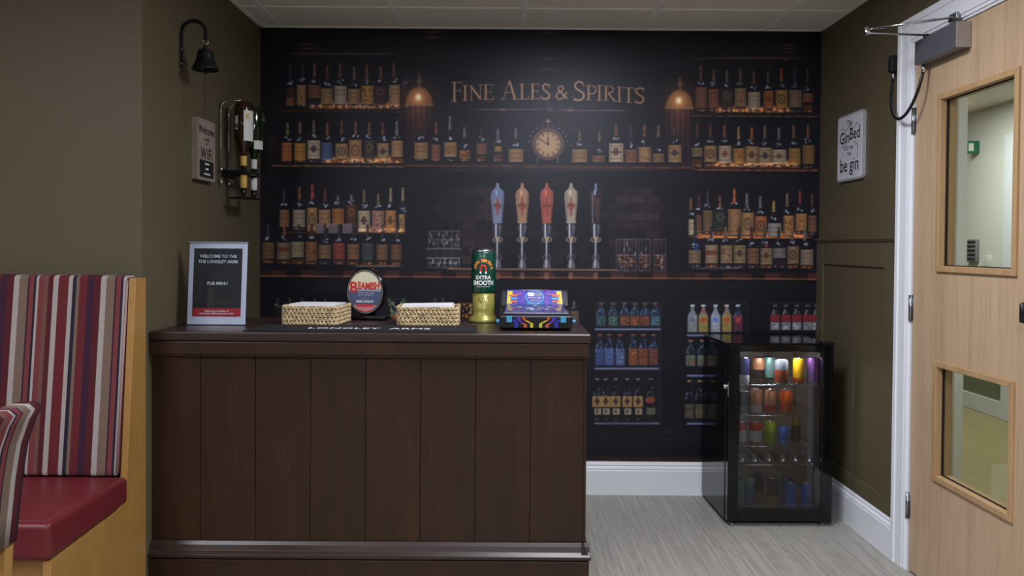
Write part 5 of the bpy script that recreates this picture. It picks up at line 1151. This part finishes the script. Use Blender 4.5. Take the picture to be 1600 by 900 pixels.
# cans and bottles in the cooler
def cm(n, c_): mat(n, c_, .3, metal=.25); return n
def can_mesh(r_, h_, bands):
    m = MB(); prof = [(r_ * .78, 0), (r_ * .96, .006)]; ms = ['chrome']; pz = .006
    for fr_, mt_ in bands: pz = .006 + (h_ - .018) * fr_; prof.append((r_ * .999, pz)); ms.append(mt_)
    prof += [(r_ * .80, h_ - .002), (r_ * .80, h_), (r_ * .74, h_), (r_ * .73, h_ - .004), (0, h_ - .004)]; ms += [bands[-1][1], 'chrome', 'chrome', 'chrome', 'chrome']
    prof[1] = (r_, .010)
    m.lathe(prof, None, n=24, ms=ms, cap=False); m.lathe([(0, 0.002), (r_ * .78, 0)], 'chrome', n=24, cap=False); return m
W2L = lambda X, Y: (X, Y)
def can(px, Y, z, r_, h_, bands, label, lay=False, group='cans standing in the drinks fridge', dz=0):
    X = (px - 795) / FPX * Y
    o = can_mesh(r_, h_, bands).build('drink_can'); o.location = (X, Y, z + .0035)
    if lay: o.rotation_euler = (R(90), 0, R(2)); o.location = (X, Y + h_, z + .0035 + r_)
    return tag(o, label, 'drinks can', group)
for n, c_ in (('c_orange', (222, 96, 40)), ('c_yellow', (226, 172, 30)), ('c_purple', (150, 90, 170)), ('c_white', (206, 204, 206)), ('c_red', (176, 34, 36)), ('c_lime', (158, 190, 40)), ('c_blue', (50, 100, 190)), ('c_sky', (110, 150, 220)), ('c_copper', (176, 120, 90)), ('c_dark', (40, 34, 34)), ('c_gold', (170, 140, 60)), ('c_teal', (130, 168, 160)), ('c_navy', (34, 34, 80)), ('c_rust', (150, 66, 36)), ('c_grey', (120, 124, 132)), ('c_palblue', (96, 120, 160))): cm(n, c_)
YF = 3.905
S1, S2, S3, S4 = SH; S0 = z0 + .035 - .0025
can(1164, YF, S1, .026, .125, [(.35, 'c_white'), (1, 'c_navy')], 'navy can with a pale lower label, far left of the top shelf')
can(1187, YF + .12, S1, .030, .110, [(.5, 'c_dark'), (1, 'c_copper')], 'dark bronze can towards the left of the top shelf')
can(1203, YF + .15, S1, .030, .110, [(1, 'c_teal')], 'grey-green can at the back of the top shelf')
can(1223, YF, S1, .031, .118, [(.50, 'c_rust'), (.62, 'c_rust'), (1, 'c_grey')], 'rust can with a grey top, middle of the top shelf')
can(1250, YF, S1, .026, .125, [(.25, 'c_orange'), (1, 'c_yellow')], 'yellow and orange can beside the purple can')
can(1272, YF + .005, S1, .026, .125, [(1, 'c_purple')], 'purple can at the right of the top shelf')
can(1165, YF, S2, .028, .11, [(.4, 'c_grey'), (1, 'c_dark')], 'dark can at the left of the second shelf')
can(1184, YF, S2, .027, .12, [(.4, 'c_white'), (1, 'c_copper')], 'copper-striped can with white label, second shelf, left of centre')
can(1207, YF, S2, .027, .12, [(.15, 'c_copper'), (.4, 'c_red'), (1, 'c_copper')], 'copper can with red mark next to the orange can')
can(1231, YF, S2, .029, .12, [(1, 'c_orange')], 'plain bright orange can on the second shelf')
can(1160, YF, S3, .029, .112, [(.12, 'c_red'), (.7, 'c_white'), (1, 'c_red')], 'red and white can at the far left of the third shelf')
can(1184, YF, S3, .031, .112, [(.12, 'c_red'), (.7, 'c_white'), (1, 'c_red')], 'red and white can beside the lime green can')
can(1207, YF - .002, S3, .027, .118, [(1, 'c_lime')], 'lime green can on the third shelf')
can(1228, YF - .015, S3, .026, .095, [(.35, 'c_sky'), (1, 'c_blue')], 'short blue can right of the lime green can')
can(1247, YF + .05, S3, .022, .13, [(.7, 'c_dark'), (1, 'c_gold')], 'dark slim can with gold top, third shelf')
for px, lb in ((1161, 'silver can lying end-on, first from the left'), (1180, 'silver can lying end-on, second from the left'), (1202, 'silver can lying end-on, third from the left'), (1223, 'silver can lying end-on, fourth from the left'), (1243, 'silver can lying end-on, fifth from the left'), (1264, 'silver can lying end-on, rightmost of the row')):
    can(px, YF, S4, .0285, .13, [(1, 'c_grey')], lb, lay=True, group='cans lying down on the fourth shelf')
can(1160, YF + .02, S0, .026, .13, [(1, 'c_teal')], 'pale green can at the far left of the fridge floor')
can(1176, YF + .03, S0, .022, .14, [(.8, 'c_palblue'), (1, 'c_teal')], 'slim pale blue-green can on the fridge floor')
can(1189, YF + .09, S0, .028, .14, [(.4, 'c_gold'), (1, 'c_dark')], 'black and gold can on the fridge floor, left of two')
can(1212, YF + .02, S0, .028, .14, [(.4, 'c_gold'), (1, 'c_dark')], 'black and gold can on the fridge floor, right of two')
can(1232, YF + .10, S0, .026, .125, [(1, 'c_palblue')], 'pale blue can behind the bright blue cans')
can(1240, YF - .0, S0, .026, .12, [(.2, 'c_sky'), (1, 'c_blue')], 'bright blue can on the fridge floor, left of the pair')
can(1264, YF - .0, S0, .026, .12, [(.2, 'c_sky'), (1, 'c_blue')], 'bright blue can on the fridge floor, right of the pair')

# ------------------------------------------------------------------ bench seat
stripes('stripe_bench', .295, 0.355); stripes('stripe_chair', .295, 0.620)
BX1 = -1.267
bn = thing('booth_bench', 'booth bench with striped high back and maroon vinyl seat', 'bench', (BX1 - .6, 2.6, 0))
ox, oy = -(BX1 - .6), -2.6
L0 = -2.9
pf = [(2.905 + oy, 0.0), (2.28 + oy, 0.0), (2.30 + oy, .395), (2.70 + oy, .41), (2.755 + oy, .44), (2.828 + oy, 1.163), (2.905 + oy, 1.163)]
m = MB(); m.prism(pf, BX1 - .024 + ox, BX1 + ox, 'maple', 'x'); m.build('end_panel', bn, bevel=.002)
m = MB(); m.box(L0 + ox, BX1 - .026 + ox, 2.33 + oy, 2.35 + oy, .0, .39, 'maple'); m.build('kick_board', bn)
def cushion(prof, x0, x1, mt_, r_=.018, seg_=4):
    bm = bmesh.new(); n = len(prof)
    a_ = [bm.verts.new((x0, p[0], p[1])) for p in prof]; b_ = [bm.verts.new((x1, p[0], p[1])) for p in prof]
    bm.faces.new(a_); bm.faces.new(b_[::-1])
    for i in range(n): bm.faces.new((a_[i], b_[i], b_[(i + 1) % n], a_[(i + 1) % n]))
    bmesh.ops.recalc_face_normals(bm, faces=bm.faces[:])
    bmesh.ops.bevel(bm, geom=list(bm.edges), offset=r_, segments=seg_, affect='EDGES', profile=.55)
    m = MB(); m.frombm(bm, mt_, True); return m
sc_ = cushion([(2.285 + oy, .398), (2.765 + oy, .415), (2.765 + oy, .505), (2.285 + oy, .505)], L0 + ox, BX1 + .003 + ox, 'maroon_vinyl', .02, 5)
sc_.tube([(BX1 - .02 + ox, 2.75 + oy, .504), (BX1 - .02 + ox, 2.31 + oy, .504)], .0022, 'maroon_piping', 6); sc_.tube([(BX1 - .02 + ox, 2.31 + oy, .504), (L0 + ox, 2.31 + oy, .504)], .0022, 'maroon_piping', 6)
sc_.build('seat_cushion', bn)
bc = cushion([(2.745 + oy, .506), (2.895 + oy, .506), (2.900 + oy, 1.172), (2.822 + oy, 1.172)], L0 + ox, BX1 - .028 + ox, 'stripe_bench', .016, 4); bc.build('back_cushion', bn)
mat('piping_pale', (150, 120, 118), .6)
m = MB(); m.tube([(BX1 - .029 + ox, 2.748 + oy, .52), (BX1 - .029 + ox, 2.826 + oy, 1.155)], .004, 'piping_pale', 8); m.build('piping', bn)

# ------------------------------------------------------------------ chair in the foreground
ch = thing('dining_chair', 'striped upholstered dining chair at the left edge of the frame', 'chair', (-1.36, 1.72, 0), R(-90))
# local: x across, -y front, back towards +y (world +x)
outer = [(.214, .585), (.222, .66), (.230, .74), (.243, .82), (.262, .875), (.276, .90)]
inner = [(.225, .912), (.208, .885), (.190, .83), (.175, .74), (.168, .66), (.164, .585)]
bm = bmesh.new(); prof = outer + [(.262, .912)] + inner
hwid = .222
ncol = 12; ring = []
for i in range(ncol + 1):
    x_ = -hwid + 2 * hwid * i / ncol; ring.append([bm.verts.new((x_, p[0], p[1])) for p in prof])
n = len(prof)
for i in range(ncol):
    for j in range(n): bm.faces.new((ring[i][j], ring[i + 1][j], ring[i + 1][(j + 1) % n], ring[i][(j + 1) % n]))
bm.faces.new(ring[0][::-1]); bm.faces.new(ring[-1])
bmesh.ops.recalc_face_normals(bm, faces=bm.faces[:])
be = [e for e in bm.edges if all(abs(abs(v.co.x) - hwid) < 1e-6 for v in e.verts)]
bmesh.ops.bevel(bm, geom=be, offset=.008, segments=3, affect='EDGES')
MB().frombm(bm, 'stripe_chair', True).build('backrest', ch)
m = MB(); m.rbox(-.222, .222, -.24, .175, .42, .485, 'maroon_vinyl', .018, 4); m.build('seat', ch)
m = MB(); m.box(-.205, .205, -.21, -.19, .36, .42, 'maple'); m.box(-.205, .205, .16, .18, .36, .42, 'maple'); m.box(-.208, -.19, -.2, .17, .36, .42, 'maple'); m.box(.19, .208, -.2, .17, .36, .42, 'maple'); m.build('seat_rail', ch)
for s_ in (-1, 1):
    x_ = s_ * .2
    m = MB(); m.prism([(.178, .0 + .0), (.213, .0), (.198, .42), (.208, .60), (.178, .60), (.166, .42)], x_ - .016, x_ + .016, 'maple', 'x'); m.build('leg', ch, bevel=.003)
    m = MB(); m.prism([(-.225, 0), (-.197, 0), (-.192, .42), (-.232, .42)], x_ - .016, x_ + .016, 'maple', 'x'); m.build('leg', ch, bevel=.003)
# ceiling light panels (outside the photograph, lighting the room)
for lx, ly, lp in LAMPS:
    t = thing('ceiling_light', 'square recessed ceiling light panel with white frame and diffuser', 'ceiling light', (lx, ly, CEIL), 0, 'ceiling light panels')
    m = MB()
    for a in ((-.3, .3, -.3, -.28), (-.3, .3, .28, .3), (-.3, -.28, -.28, .28), (.28, .3, -.28, .28)): m.box(*a, -.010, -.0005, 'ceiling_bar')
    m.build('frame', t); MB().box(-.28, .28, -.28, .28, -.007, -.004, 'lamp_white').build('diffuser', t)
